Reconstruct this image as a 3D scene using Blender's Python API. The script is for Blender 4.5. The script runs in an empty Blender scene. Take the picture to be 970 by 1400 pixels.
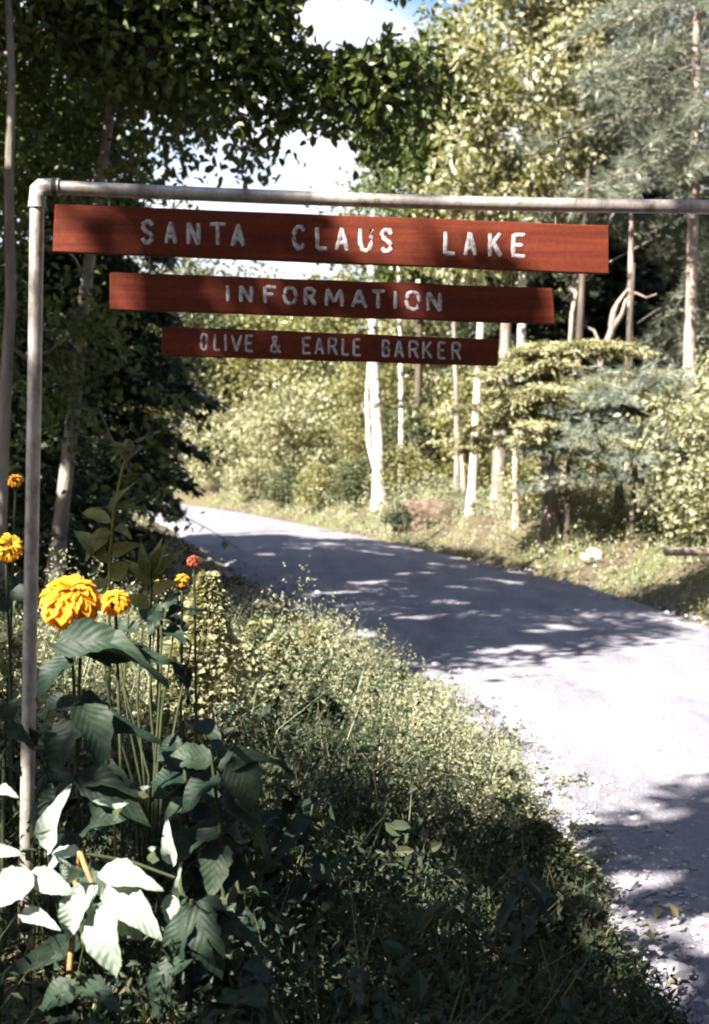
import bpy, bmesh, math, random
import numpy as np
from mathutils import Vector, Matrix

random.seed(11)
RNG = np.random.default_rng(11)
scene = bpy.context.scene
COL = scene.collection

# ---------------------------------------------------------------- camera
F, CX, CY = 1690.0, 485.0, 700.0            # focal length and centre, in pixels of the 970x1400 photograph
CAM = Vector((0.0, 0.0, 1.6))
PITCH, ROLL = math.radians(2.71), math.radians(1.6)
FWD = Vector((0, math.cos(PITCH), -math.sin(PITCH)))
UP0 = Vector((0, math.sin(PITCH), math.cos(PITCH)))
R0 = Vector((1, 0, 0))
RIGHT = R0 * math.cos(ROLL) + UP0 * math.sin(ROLL)
UPV = UP0 * math.cos(ROLL) - R0 * math.sin(ROLL)
cam_data = bpy.data.cameras.new('camera')
cam = bpy.data.objects.new('camera', cam_data)
COL.objects.link(cam)
cam.matrix_world = Matrix(((RIGHT.x, UPV.x, -FWD.x, CAM.x), (RIGHT.y, UPV.y, -FWD.y, CAM.y),
                           (RIGHT.z, UPV.z, -FWD.z, CAM.z), (0, 0, 0, 1)))
cam_data.sensor_fit = 'VERTICAL'
cam_data.sensor_height = 36.0
cam_data.lens = 36.0 * F / 1400.0
cam_data.clip_start = 0.05
cam_data.clip_end = 2000
cam_data.dof.use_dof = True
cam_data.dof.focus_distance = 3.7
cam_data.dof.aperture_fstop = 4.5
scene.camera = cam

# ---------------------------------------------------------------- world, sun, exposure
SUN = Vector((-0.58, -0.52, 0.69)).normalized()      # towards the sun
elev = math.asin(SUN.z)
rot = math.atan2(SUN.x, SUN.y)
world = bpy.data.worlds.new('World')
scene.world = world
world.use_nodes = True
wn = world.node_tree.nodes
bg = wn.get('Background') or wn.new('ShaderNodeBackground')
sky = wn.new('ShaderNodeTexSky')
sky.sky_type = 'NISHITA'
sky.sun_disc = False
sky.sun_elevation = elev
sky.sun_rotation = rot
sky.air_density = 1.0
sky.dust_density = 1.0
sky.ozone_density = 2.0
wl = world.node_tree.links
wtc = wn.new('ShaderNodeTexCoord')
wmp = wn.new('ShaderNodeMapping'); wmp.inputs['Scale'].default_value = (1, 1, 1.8); wmp.inputs['Location'].default_value = (.5, .5, .5)
wno = wn.new('ShaderNodeTexNoise'); wno.inputs['Scale'].default_value = 3.2; wno.inputs['Detail'].default_value = 7; wno.inputs['Roughness'].default_value = .6
wrp = wn.new('ShaderNodeValToRGB')
wrp.color_ramp.elements[0].position = .37; wrp.color_ramp.elements[1].position = .55
wmx = wn.new('ShaderNodeMix'); wmx.data_type = 'RGBA'
wmx.inputs[7].default_value = (5.2, 5.4, 5.9, 1)
wl.new(wtc.outputs['Generated'], wmp.inputs[0]); wl.new(wmp.outputs[0], wno.inputs['Vector'])
wl.new(wno.outputs[0], wrp.inputs[0])
# cloud banks low in the sky all round, clearing towards the zenith
wsp = wn.new('ShaderNodeSeparateXYZ'); wl.new(wtc.outputs['Generated'], wsp.inputs[0])
wmr = wn.new('ShaderNodeMapRange'); wmr.interpolation_type = 'SMOOTHSTEP'
wmr.inputs[1].default_value = .34; wmr.inputs[2].default_value = .62; wmr.inputs[3].default_value = 1; wmr.inputs[4].default_value = .12
wl.new(wsp.outputs[2], wmr.inputs[0])
wmu = wn.new('ShaderNodeMath'); wmu.operation = 'MULTIPLY'
wl.new(wrp.outputs[0], wmu.inputs[0]); wl.new(wmr.outputs[0], wmu.inputs[1]); wl.new(wmu.outputs[0], wmx.inputs[0])
wl.new(sky.outputs[0], wmx.inputs[6]); wl.new(wmx.outputs[2], bg.inputs[0])
bg.inputs[1].default_value = 0.05
sun_data = bpy.data.lights.new('sun', 'SUN')
sun_data.energy = 5.0
sun_data.angle = math.radians(0.42)
sun_data.color = (1.0, 0.925, 0.79)
sun = bpy.data.objects.new('sun', sun_data)
COL.objects.link(sun)
sun.rotation_euler = (-SUN).to_track_quat('-Z', 'Y').to_euler()
scene.view_settings.view_transform = 'Standard'
scene.view_settings.look = 'None'
scene.view_settings.gamma = 1.0
scene.view_settings.exposure = 2.55
scene.render.engine = 'CYCLES'
scene.cycles.max_bounces = 6
scene.cycles.diffuse_bounces = 2
scene.cycles.glossy_bounces = 2
scene.cycles.transmission_bounces = 4
scene.cycles.transparent_max_bounces = 4
scene.cycles.use_denoising = True
scene.cycles.filter_width = 2.1

# ---------------------------------------------------------------- picking points in the place
def ray(x, y):
    return FWD * F + RIGHT * (x - CX) - UPV * (y - CY)
def at(x, y, d):
    r = ray(x, y)
    return CAM + r * (d / r.y)
def gnd(x, y, z=0.0):
    r = ray(x, y)
    return CAM + r * ((z - CAM.z) / r.z)

# ---------------------------------------------------------------- mesh helpers
class MB:
    """collects vertex and face arrays, then links them as ONE mesh object"""
    def __init__(s):
        s.v, s.f, s.n = [], [], 0
    def add(s, V, Fc):
        V = np.asarray(V, float).reshape(-1, 3)
        Fc = np.asarray(Fc, int)
        s.v.append(V)
        s.f.append(Fc + s.n)
        s.n += len(V)
    def mesh(s, name, smooth=True):
        V = np.concatenate(s.v) if s.v else np.zeros((0, 3))
        me = bpy.data.meshes.new(name)
        me.vertices.add(len(V))
        me.vertices.foreach_set('co', V.astype(np.float32).ravel())
        loops = np.concatenate([f.ravel() for f in s.f])
        sizes = np.concatenate([np.full(len(f), f.shape[1]) for f in s.f])
        me.loops.add(len(loops))
        me.loops.foreach_set('vertex_index', loops.astype(np.int32))
        me.polygons.add(len(sizes))
        me.polygons.foreach_set('loop_start', np.concatenate([[0], np.cumsum(sizes)[:-1]]).astype(np.int32))
        me.polygons.foreach_set('use_smooth', np.full(len(sizes), smooth))
        me.update(calc_edges=True)
        return me
    def build(s, name, m, parent=None, loc=(0, 0, 0), smooth=True):
        me = s.mesh(name, smooth)
        if m: me.materials.append(m)
        return link(name, me, parent, loc)

def link(name, data, parent=None, loc=(0, 0, 0)):
    o = bpy.data.objects.new(name, data)
    COL.objects.link(o)
    o.location = loc
    if parent: o.parent = parent
    return o
def thing(name, label, cat, loc=(0, 0, 0), group=None):
    o = link(name, None, None, loc)
    o['label'] = label; o['category'] = cat
    if group: o['group'] = group
    return o
def tag(o, label, cat, group=None, kind=None):
    o['label'] = label
    if cat: o['category'] = cat
    if group: o['group'] = group
    if kind: o['kind'] = kind
    return o

def unit(a):
    return a / np.maximum(np.linalg.norm(a, axis=-1, keepdims=True), 1e-9)

def tube(mb, pts, rad, k=8, wob=0.0, cap=True):
    P = np.array([tuple(p) for p in pts], float)
    n = len(P)
    rad = np.broadcast_to(np.asarray(rad, float), (n,))
    T = unit(np.gradient(P, axis=0))
    ref = np.array([0, 0, 1.0]) if abs(T[:, 2]).mean() < 0.8 else np.array([1.0, 0, 0])
    A = unit(np.cross(T, ref)); B = np.cross(T, A)
    ang = np.arange(k) * 2 * math.pi / k
    R = rad[:, None] * (1 + wob * RNG.normal(size=(n, k)))
    V = P[:, None, :] + R[..., None] * (np.cos(ang)[None, :, None] * A[:, None, :] + np.sin(ang)[None, :, None] * B[:, None, :])
    i = np.arange(n - 1)[:, None] * k; j = np.arange(k)[None, :]; j2 = (j + 1) % k
    mb.add(V, np.stack([i + j, i + j2, i + k + j2, i + k + j], -1).reshape(-1, 4))
    if cap:
        for ring, end in ((V[0], P[0]), (V[-1], P[-1])):
            idx = np.arange(k)
            mb.add(np.concatenate([ring, end[None]]), np.stack([idx, (idx + 1) % k, np.full(k, k)], -1))

def curve(p0, p1, n, sag=0.0, wob=0.0):
    p0 = np.array(tuple(p0)); p1 = np.array(tuple(p1))
    t = np.linspace(0, 1, n)[:, None]
    P = p0 * (1 - t) + p1 * t
    P[:, 2] += sag * 4 * (t * (1 - t))[:, 0]
    if wob:
        w = RNG.normal(size=(n, 3)) * wob; w[0] = 0; w[-1] = 0
        P += w
    return P

def leaf_quads(mb, P, size, aspect=0.62, droop=0.4, flat=0.8, fold=0.12, up=(-.38, -.3, .85), along=None, six=False, keep=None):
    n = len(P)
    if n == 0: return
    D = RNG.normal(size=(n, 3)); D[:, 2] -= droop
    if along is not None: D = D * 0.5 + along * 1.2
    D = unit(D)
    N = RNG.normal(size=(n, 3)) + flat * np.asarray(up) * 1.6
    S = unit(np.cross(D, N)); N = np.cross(S, D)
    L = size * RNG.uniform(0.65, 1.3, (n, 1)); W = L * aspect
    if six:
        V = np.stack([P, P + D * L * .3 + S * W * .42 + N * L * fold, P + D * L * .68 + S * W * .4 + N * L * fold * .6, P + D * L - N * L * .1,
                      P + D * L * .68 - S * W * .4 + N * L * fold * .6, P + D * L * .3 - S * W * .42 + N * L * fold], 1)
        b6 = np.arange(n)[:, None] * 6
        mb.add(V, np.concatenate([b6 + np.array([[0, 3, 2, 1]]), b6 + np.array([[0, 5, 4, 3]])]))
        return
    V = np.stack([P, P + D * L * .45 + S * W * .5 + N * L * fold, P + D * L, P + D * L * .45 - S * W * .5 + N * L * fold], 1)
    if keep is not None:
        V = V[keep(V.reshape(-1, 3)).reshape(n, 4).all(1)]; n = len(V)
    mb.add(V, np.arange(4 * n).reshape(n, 4))

def needles(mb, P, D, length, width, spread, k, bend=-0.15):
    """k thin blades fanned round direction D at every point P"""
    n = len(P)
    if n == 0: return
    P = np.repeat(P, k, 0); D = np.repeat(D, k, 0)
    d = D + RNG.normal(size=P.shape) * spread; d[:, 2] += bend
    d = unit(d)
    s = unit(np.cross(d, RNG.normal(size=P.shape)))
    L = length * RNG.uniform(.7, 1.25, (len(P), 1))
    V = np.stack([P - s * width / 2, P + s * width / 2, P + d * L], 1)
    mb.add(V, np.arange(3 * len(P)).reshape(-1, 3))

# ---------------------------------------------------------------- materials
def mat(name):
    m = bpy.data.materials.new(name)
    m.use_nodes = True
    nt = m.node_tree
    b = nt.nodes['Principled BSDF']
    return m, nt, b, nt.nodes['Material Output']
def ramp(nt, stops):
    r = nt.nodes.new('ShaderNodeValToRGB')
    el = r.color_ramp.elements
    while len(el) < len(stops): el.new(0.5)
    for e, (p, c) in zip(el, stops):
        e.position = p; e.color = (*c, 1)
    return r
def noise(nt, scale, detail=4, vec=None, rough=.55):
    n = nt.nodes.new('ShaderNodeTexNoise')
    n.inputs['Scale'].default_value = scale
    n.inputs['Detail'].default_value = detail
    n.inputs['Roughness'].default_value = rough
    tc = nt.nodes.new('ShaderNodeTexCoord')
    if vec:
        mp = nt.nodes.new('ShaderNodeMapping'); mp.inputs['Scale'].default_value = vec
        nt.links.new(tc.outputs['Object'], mp.inputs[0]); nt.links.new(mp.outputs[0], n.inputs['Vector'])
    else:
        nt.links.new(tc.outputs['Object'], n.inputs['Vector'])
    return n
def bump(nt, b, src, strength, dist=.01):
    bp = nt.nodes.new('ShaderNodeBump')
    bp.inputs['Strength'].default_value = strength; bp.inputs['Distance'].default_value = dist
    nt.links.new(src, bp.inputs['Height']); nt.links.new(bp.outputs[0], b.inputs['Normal'])
def textured(name, stops, scale, detail=5, vec=None, rough=.8, bmp=.4, bdist=.01, spec=.3, metallic=0, nrough=.55):
    m, nt, b, out = mat(name)
    n = noise(nt, scale, detail, vec, nrough)
    r = ramp(nt, stops)
    nt.links.new(n.outputs[0], r.inputs[0]); nt.links.new(r.outputs[0], b.inputs['Base Color'])
    b.inputs['Roughness'].default_value = rough; b.inputs['Specular IOR Level'].default_value = spec
    b.inputs['Metallic'].default_value = metallic
    if bmp: bump(nt, b, n.outputs[0], bmp, bdist)
    return m
def leafy(name, cols, rough=.45, spec=.5, trans=.35, tcol=None, var=True):
    """leaf: each leaf its own shade, light shining through"""
    m, nt, b, out = mat(name)
    g = nt.nodes.new('ShaderNodeNewGeometry')
    k = len(cols)
    r = ramp(nt, [(i / max(1, k - 1), c) for i, c in enumerate(cols)])
    nt.links.new(g.outputs['Random Per Island'], r.inputs[0])
    nt.links.new(r.outputs[0], b.inputs['Base Color'])
    b.inputs['Roughness'].default_value = rough; b.inputs['Specular IOR Level'].default_value = spec
    t = nt.nodes.new('ShaderNodeBsdfTranslucent')
    hs = nt.nodes.new('ShaderNodeMix'); hs.data_type = 'RGBA'; hs.blend_type = 'MULTIPLY'
    hs.inputs[0].default_value = 1
    nt.links.new(r.outputs[0], hs.inputs[6])
    hs.inputs[7].default_value = (*(tcol or (1.25, 1.2, .55)), 1)
    nt.links.new(hs.outputs[2], t.inputs[0])
    mx = nt.nodes.new('ShaderNodeMixShader'); mx.inputs[0].default_value = trans
    nt.links.new(b.outputs[0], mx.inputs[1]); nt.links.new(t.outputs[0], mx.inputs[2])
    nt.links.new(mx.outputs[0], out.inputs[0])
    return m

def bigleaf(name, lo, hi, rough, spec, trans, tcol=(1.2, 1.15, .6)):
    m, nt, b, out = mat(name)
    oi = nt.nodes.new('ShaderNodeObjectInfo')
    r = ramp(nt, [(0, lo), (1, hi)]); nt.links.new(oi.outputs['Random'], r.inputs[0])
    n = noise(nt, 5, 5, (1, 1, 1)); rn = ramp(nt, [(.3, (.6, .6, .6)), (.7, (1.25, 1.25, 1.2))]); nt.links.new(n.outputs[0], rn.inputs[0])
    mx = nt.nodes.new('ShaderNodeMix'); mx.data_type = 'RGBA'; mx.blend_type = 'MULTIPLY'; mx.inputs[0].default_value = 1
    nt.links.new(r.outputs[0], mx.inputs[6]); nt.links.new(rn.outputs[0], mx.inputs[7]); nt.links.new(mx.outputs[2], b.inputs['Base Color'])
    b.inputs['Roughness'].default_value = rough; b.inputs['Specular IOR Level'].default_value = spec
    tc = nt.nodes.new('ShaderNodeTexCoord'); sp = nt.nodes.new('ShaderNodeSeparateXYZ'); nt.links.new(tc.outputs['Object'], sp.inputs[0])
    ab = nt.nodes.new('ShaderNodeMath'); ab.operation = 'ABSOLUTE'; nt.links.new(sp.outputs[0], ab.inputs[0])
    m1 = nt.nodes.new('ShaderNodeMath'); m1.operation = 'MULTIPLY_ADD'; m1.inputs[1].default_value = -.8
    nt.links.new(ab.outputs[0], m1.inputs[0]); nt.links.new(sp.outputs[1], m1.inputs[2])
    m2 = nt.nodes.new('ShaderNodeMath'); m2.operation = 'MULTIPLY'; m2.inputs[1].default_value = 46; nt.links.new(m1.outputs[0], m2.inputs[0])
    m3 = nt.nodes.new('ShaderNodeMath'); m3.operation = 'SINE'; nt.links.new(m2.outputs[0], m3.inputs[0])
    ad = nt.nodes.new('ShaderNodeMath'); ad.operation = 'MULTIPLY_ADD'; ad.inputs[1].default_value = 2.2; nt.links.new(n.outputs[0], ad.inputs[0]); nt.links.new(m3.outputs[0], ad.inputs[2])
    bump(nt, b, ad.outputs[0], .13, .008)
    t = nt.nodes.new('ShaderNodeBsdfTranslucent')
    hs = nt.nodes.new('ShaderNodeMix'); hs.data_type = 'RGBA'; hs.blend_type = 'MULTIPLY'; hs.inputs[0].default_value = 1
    nt.links.new(mx.outputs[2], hs.inputs[6]); hs.inputs[7].default_value = (*tcol, 1); nt.links.new(hs.outputs[2], t.inputs[0])
    ms = nt.nodes.new('ShaderNodeMixShader'); ms.inputs[0].default_value = trans
    nt.links.new(b.outputs[0], ms.inputs[1]); nt.links.new(t.outputs[0], ms.inputs[2]); nt.links.new(ms.outputs[0], out.inputs[0])
    return m

M = {}
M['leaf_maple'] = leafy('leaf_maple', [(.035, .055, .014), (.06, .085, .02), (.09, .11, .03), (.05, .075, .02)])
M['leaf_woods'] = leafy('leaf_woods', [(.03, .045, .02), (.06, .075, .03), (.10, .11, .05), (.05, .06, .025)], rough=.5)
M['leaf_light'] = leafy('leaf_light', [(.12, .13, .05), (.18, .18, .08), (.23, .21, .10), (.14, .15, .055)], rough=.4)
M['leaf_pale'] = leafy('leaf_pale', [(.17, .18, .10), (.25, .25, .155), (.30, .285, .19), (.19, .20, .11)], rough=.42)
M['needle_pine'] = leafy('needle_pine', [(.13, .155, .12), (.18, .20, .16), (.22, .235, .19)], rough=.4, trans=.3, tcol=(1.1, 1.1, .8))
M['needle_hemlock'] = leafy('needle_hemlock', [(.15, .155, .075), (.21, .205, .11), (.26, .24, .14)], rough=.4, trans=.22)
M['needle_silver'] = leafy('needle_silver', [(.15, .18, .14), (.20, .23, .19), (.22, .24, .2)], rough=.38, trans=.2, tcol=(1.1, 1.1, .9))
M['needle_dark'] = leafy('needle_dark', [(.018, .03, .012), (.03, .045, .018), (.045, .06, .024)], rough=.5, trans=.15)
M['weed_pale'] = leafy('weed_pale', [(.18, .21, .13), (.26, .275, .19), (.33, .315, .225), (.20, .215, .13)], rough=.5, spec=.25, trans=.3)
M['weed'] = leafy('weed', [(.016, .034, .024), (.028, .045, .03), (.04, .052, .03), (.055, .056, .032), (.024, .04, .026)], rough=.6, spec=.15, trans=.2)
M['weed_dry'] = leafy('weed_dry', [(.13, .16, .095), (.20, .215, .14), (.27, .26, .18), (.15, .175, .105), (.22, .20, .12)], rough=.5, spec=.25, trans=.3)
M['grass'] = leafy('grass', [(.04, .06, .025), (.075, .09, .035), (.13, .12, .06), (.055, .075, .03)], trans=.3)
M['straw'] = leafy('straw', [(.14, .09, .05), (.28, .24, .12), (.38, .32, .18), (.2, .13, .07)], trans=.3)
M['leaf_felt'] = leafy('leaf_felt', [(.26, .31, .22), (.33, .38, .29)], rough=.5, trans=.2, tcol=(1.1, 1.1, .7))
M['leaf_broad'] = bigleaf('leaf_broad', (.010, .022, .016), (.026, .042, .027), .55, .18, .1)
M['leaf_stalk'] = bigleaf('leaf_stalk', (.10, .11, .028), (.17, .17, .05), .5, .3, .3)
M['petal_orange'] = leafy('petal_orange', [(.72, .25, .012), (.80, .33, .02), (.85, .40, .035)], rough=.6, spec=.2, trans=.3, tcol=(1, .9, .6))
M['petal_yellow'] = leafy('petal_yellow', [(.70, .33, .02), (.78, .42, .03)], rough=.6, spec=.2, trans=.3, tcol=(1, .9, .6))
M['petal_red'] = leafy('petal_red', [(.70, .10, .03), (.80, .20, .10)], rough=.6, spec=.2, trans=.3, tcol=(1, .7, .5))
M['bark_grey'] = textured('bark_grey', [(.3, (.08, .065, .055)), (.55, (.19, .165, .15)), (.8, (.30, .275, .255))], 9, 6, (1, 1, .25), bmp=.9, bdist=.03)
M['bark_dark'] = textured('bark_dark', [(.3, (.035, .028, .022)), (.6, (.09, .07, .055)), (.8, (.15, .12, .1))], 9, 6, (1, 1, .25), bmp=.9, bdist=.03)
M['bark_pine'] = textured('bark_pine', [(.3, (.14, .10, .085)), (.55, (.30, .235, .21)), (.8, (.44, .38, .36))], 8, 6, (1, 1, .3), bmp=.9, bdist=.03)
M['bark_birch'] = textured('bark_birch', [(.38, (.05, .04, .035)), (.46, (.42, .39, .35)), (.7, (.68, .66, .62))], 5.5, 8, (1, 1, 2.6), bmp=.3, bdist=.01)
M['dead_wood'] = textured('dead_wood', [(.3, (.16, .11, .085)), (.52, (.36, .28, .24)), (.8, (.52, .45, .41))], 12, 6, (1, 1, .12), bmp=.6, bdist=.015)
M['pole_wood'] = textured('pole_wood', [(.3, (.36, .29, .23)), (.6, (.58, .52, .46)), (.8, (.70, .66, .60))], 12, 6, (1, 1, .1), bmp=.4, bdist=.01)
M['stem'] = textured('stem', [(.3, (.018, .026, .01)), (.7, (.042, .05, .02))], 30, 3, bmp=.2)
M['stem_olive'] = textured('stem_olive', [(.3, (.12, .12, .03)), (.7, (.2, .19, .06))], 30, 3, bmp=.2)
M['stem_brown'] = textured('stem_brown', [(.3, (.22, .12, .05)), (.7, (.36, .22, .10))], 30, 3, bmp=.2)
M['rock'] = textured('rock', [(.3, (.42, .40, .38)), (.7, (.62, .60, .58))], 8, 6, bmp=.5, bdist=.03)
M['gravel'] = leafy('gravel', [(.15, .14, .165), (.24, .225, .25), (.38, .36, .38), (.19, .175, .20)], rough=.85, spec=.2, trans=0)

# painted boards: brick-red stain, worn, with the grain showing
m, nt, b, out = mat('board_paint')
n1 = noise(nt, 5, 6, (.35, 1, 7)); n2 = noise(nt, 120, 3)
r1 = ramp(nt, [(.3, (.055, .009, .004)), (.5, (.088, .0145, .006)), (.75, (.125, .026, .011))])
mx = nt.nodes.new('ShaderNodeMix'); mx.data_type = 'RGBA'; mx.blend_type = 'MULTIPLY'; mx.inputs[0].default_value = .45
nt.links.new(n1.outputs[0], r1.inputs[0]); nt.links.new(r1.outputs[0], mx.inputs[6]); nt.links.new(n2.outputs[0], mx.inputs[7])
r2 = ramp(nt, [(.3, (.55, .55, .55)), (.65, (1.25, 1.25, 1.25))]); nt.links.new(n2.outputs[0], r2.inputs[0]); nt.links.new(r2.outputs[0], mx.inputs[7])
nt.links.new(mx.outputs[2], b.inputs['Base Color']); b.inputs['Roughness'].default_value = .75
b.inputs['Specular IOR Level'].default_value = .15
bump(nt, b, n1.outputs[0], .5, .004)
M['board'] = m
M['letter'] = textured('letter_paint', [(.34, (.14, .115, .12)), (.5, (.31, .285, .305)), (.75, (.46, .43, .46))], 60, 4, rough=.6, bmp=.3, bdist=.002)
M['pipe'] = textured('galvanised_pipe', [(.32, (.10, .075, .06)), (.47, (.27, .24, .225)), (.72, (.48, .46, .45))], 16, 9, (1, 1, .6), rough=.45, bmp=.4, bdist=.003, metallic=.45, nrough=.72)
M['pipe_band'] = textured('pipe_band', [(.3, (.02, .02, .02)), (.7, (.06, .055, .05))], 20, 4, rough=.5, bmp=.2)
M['wire'] = textured('wire', [(.3, (.10, .09, .08)), (.7, (.2, .19, .18))], 40, 3, rough=.5, bmp=.1, metallic=.6)

# road: pale packed gravel
m, nt, b, out = mat('road_gravel')
na = noise(nt, 1.3, 8, (1.6, .5, 1), .7); nb = noise(nt, 34, 8, None, .75)
vo = nt.nodes.new('ShaderNodeTexVoronoi'); vo.inputs['Scale'].default_value = 60
tc = nt.nodes.new('ShaderNodeTexCoord'); nt.links.new(tc.outputs['Object'], vo.inputs['Vector'])
ra = ramp(nt, [(.3, (.125, .121, .155)), (.5, (.18, .175, .21)), (.7, (.24, .234, .265))])
rb = ramp(nt, [(.25, (.62, .62, .62)), (.7, (1.2, 1.2, 1.2))])
mx = nt.nodes.new('ShaderNodeMix'); mx.data_type = 'RGBA'; mx.blend_type = 'MULTIPLY'; mx.inputs[0].default_value = 1
nt.links.new(na.outputs[0], ra.inputs[0]); nt.links.new(nb.outputs[0], rb.inputs[0])
nt.links.new(ra.outputs[0], mx.inputs[6]); nt.links.new(rb.outputs[0], mx.inputs[7])
nt.links.new(mx.outputs[2], b.inputs['Base Color']); b.inputs['Roughness'].default_value = .9; b.inputs['Specular IOR Level'].default_value = .2
ad = nt.nodes.new('ShaderNodeMath'); ad.operation = 'ADD'
nt.links.new(nb.outputs[0], ad.inputs[0]); nt.links.new(vo.outputs['Distance'], ad.inputs[1])
bump(nt, b, ad.outputs[0], .45, .015)
M['road'] = m
# forest floor: litter, soil and moss
m, nt, b, out = mat('forest_floor')
na = noise(nt, .8, 5); nb = noise(nt, 18, 6, None, .7)
ra = ramp(nt, [(.35, (.055, .042, .028)), (.5, (.085, .075, .04)), (.65, (.075, .09, .035))])
rb = ramp(nt, [(.3, (.5, .5, .5)), (.7, (1.5, 1.4, 1.3))])
mx = nt.nodes.new('ShaderNodeMix'); mx.data_type = 'RGBA'; mx.blend_type = 'MULTIPLY'; mx.inputs[0].default_value = 1
nt.links.new(na.outputs[0], ra.inputs[0]); nt.links.new(nb.outputs[0], rb.inputs[0])
nt.links.new(ra.outputs[0], mx.inputs[6]); nt.links.new(rb.outputs[0], mx.inputs[7])
nt.links.new(mx.outputs[2], b.inputs['Base Color']); b.inputs['Roughness'].default_value = .95
bump(nt, b, nb.outputs[0], .8, .04)
M['floor'] = m
M['soil'] = textured('bank_soil', [(.3, (.03, .02, .014)), (.55, (.10, .07, .05)), (.8, (.22, .165, .125))], 7, 8, rough=.95, bmp=.8, bdist=.04)

# ---------------------------------------------------------------- road line and terrain
LE = np.array([(.3, -30), (1, -10), (1.0, 0), (.98, 3.5), (.6, 7), (.07, 9.7), (-.38, 11.7), (-1.33, 15.5), (-3, 21.8), (-4.3, 27), (-6.2, 32), (-9, 36), (-16, 40), (-30, 44)], float)
RE = np.array([(3.6, -30), (4.3, -10), (4.5, 0), (4.45, 4.5), (4.15, 8), (3.9, 10.3), (3.56, 12.4), (2.95, 15.8), (.5, 23.1), (-1.1, 27.2), (-3.6, 33), (-7.4, 38.4), (-15.5, 43.2), (-30, 47.4)], float)
def spline(P, m):
    n = len(P); out = []
    for i in range(n - 1):
        p0, p1, p2, p3 = P[max(i - 1, 0)], P[i], P[i + 1], P[min(i + 2, n - 1)]
        for t in np.linspace(0, 1, m, endpoint=False):
            a = 2 * p1 + (p2 - p0) * t + (2 * p0 - 5 * p1 + 4 * p2 - p3) * t * t + (3 * p1 - p0 - 3 * p2 + p3) * t ** 3
            out.append(a / 2)
    out.append(P[-1])
    return np.array(out)
LS, RS = spline(LE, 14), spline(RE, 14)
CS = (LS + RS) / 2
def road_uv(x, y):
    """(distance left of the road's left edge, distance right of its right edge); negative inside"""
    p = np.stack([np.ravel(x), np.ravel(y)], -1)
    d2 = ((p[:, None, :] - CS[None]) ** 2).sum(-1)
    i = d2.argmin(1)
    w = RS[i] - LS[i]; wl = np.linalg.norm(w, axis=1)
    u = ((p - LS[i]) * w).sum(1) / wl ** 2
    return -u * wl, (u - 1) * wl
def sm(a, b, t):
    t = np.clip((t - a) / (b - a), 0, 1); return t * t * (3 - 2 * t)
def height(x, y):
    x = np.asarray(x, float); y = np.asarray(y, float)
    dl, dr = road_uv(x, y)
    dl = dl.reshape(x.shape); dr = dr.reshape(x.shape)
    wav = .06 * np.sin(x * .9 + y * .6) + .05 * np.sin(y * 1.3 - x * .5) + .03 * np.sin(x * 2.7 + 1) * np.sin(y * 2.2)
    hl = .07 * sm(0, .5, dl) + .12 * sm(.6, 3, dl) + .3 * sm(3, 12, dl)
    hr = .10 * sm(0, .3, dr) + .46 * sm(.2, 1.25, dr) + .03 * np.clip(dr - 1.5, 0, 25)
    h = np.where(dl > 0, hl, np.where(dr > 0, hr, -.06))
    return h + wav * sm(.1, 2.0, np.maximum(dl, dr))
def hz(x, y):
    return float(height(np.array([x]), np.array([y]))[0])

gx = np.concatenate([np.linspace(-400, -40, 10), np.linspace(-34, -8, 20), np.arange(-7, 9.01, .2), np.linspace(10, 34, 18), np.linspace(40, 400, 10)])
gy = np.concatenate([np.linspace(-300, -20, 10), np.linspace(-16, 0, 12), np.arange(.4, 34, .25), np.linspace(35, 60, 20), np.linspace(70, 500, 14)])
X, Y = np.meshgrid(gx, gy)
Z = height(X, Y)
mb = MB()
nx, ny = len(gx), len(gy)
i = np.arange(ny - 1)[:, None] * nx + np.arange(nx - 1)[None]
mb.add(np.stack([X, Y, Z], -1), np.stack([i, i + 1, i + nx + 1, i + nx], -1).reshape(-1, 4))
g = mb.build('ground', M['floor']); g['kind'] = 'structure'
g['label'] = 'shaded forest floor and grassy verge on both sides of the gravel road'
# the road sheet
W_ = 22
t = np.linspace(0, 1, W_)
A = spline(LE, 30); B = spline(RE, 30)
jl = np.cumsum(RNG.normal(size=len(A)) * .02); jl -= np.convolve(jl, np.ones(25) / 25, 'same')
V = A[:, None, :] * (1 - t)[None, :, None] + B[:, None, :] * t[None, :, None]
V[:, 0, 0] += jl; V[:, -1, 0] -= jl[::-1]
zz = .02 + .035 * np.sin(np.pi * t)[None, :] - .012 * (np.exp(-((t - .3) / .08) ** 2) + np.exp(-((t - .72) / .08) ** 2))[None, :] + RNG.normal(size=V.shape[:2]) * .005
zz[:, 0] = zz[:, -1] = -.05
mb = MB()
i = np.arange(len(A) - 1)[:, None] * W_ + np.arange(W_ - 1)[None]
mb.add(np.concatenate([V, zz[..., None]], -1), np.stack([i, i + 1, i + W_ + 1, i + W_], -1).reshape(-1, 4))
o = mb.build('road', M['road']); o['kind'] = 'structure'
o['label'] = 'pale gravel road curving away to the left into the woods'
def rz(x, y):
    return .03

def on_ground(x, y):
    for d in np.arange(2, 60, .1):
        p = at(x, y, d)
        if p.z < hz(p.x, p.y): return p
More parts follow.
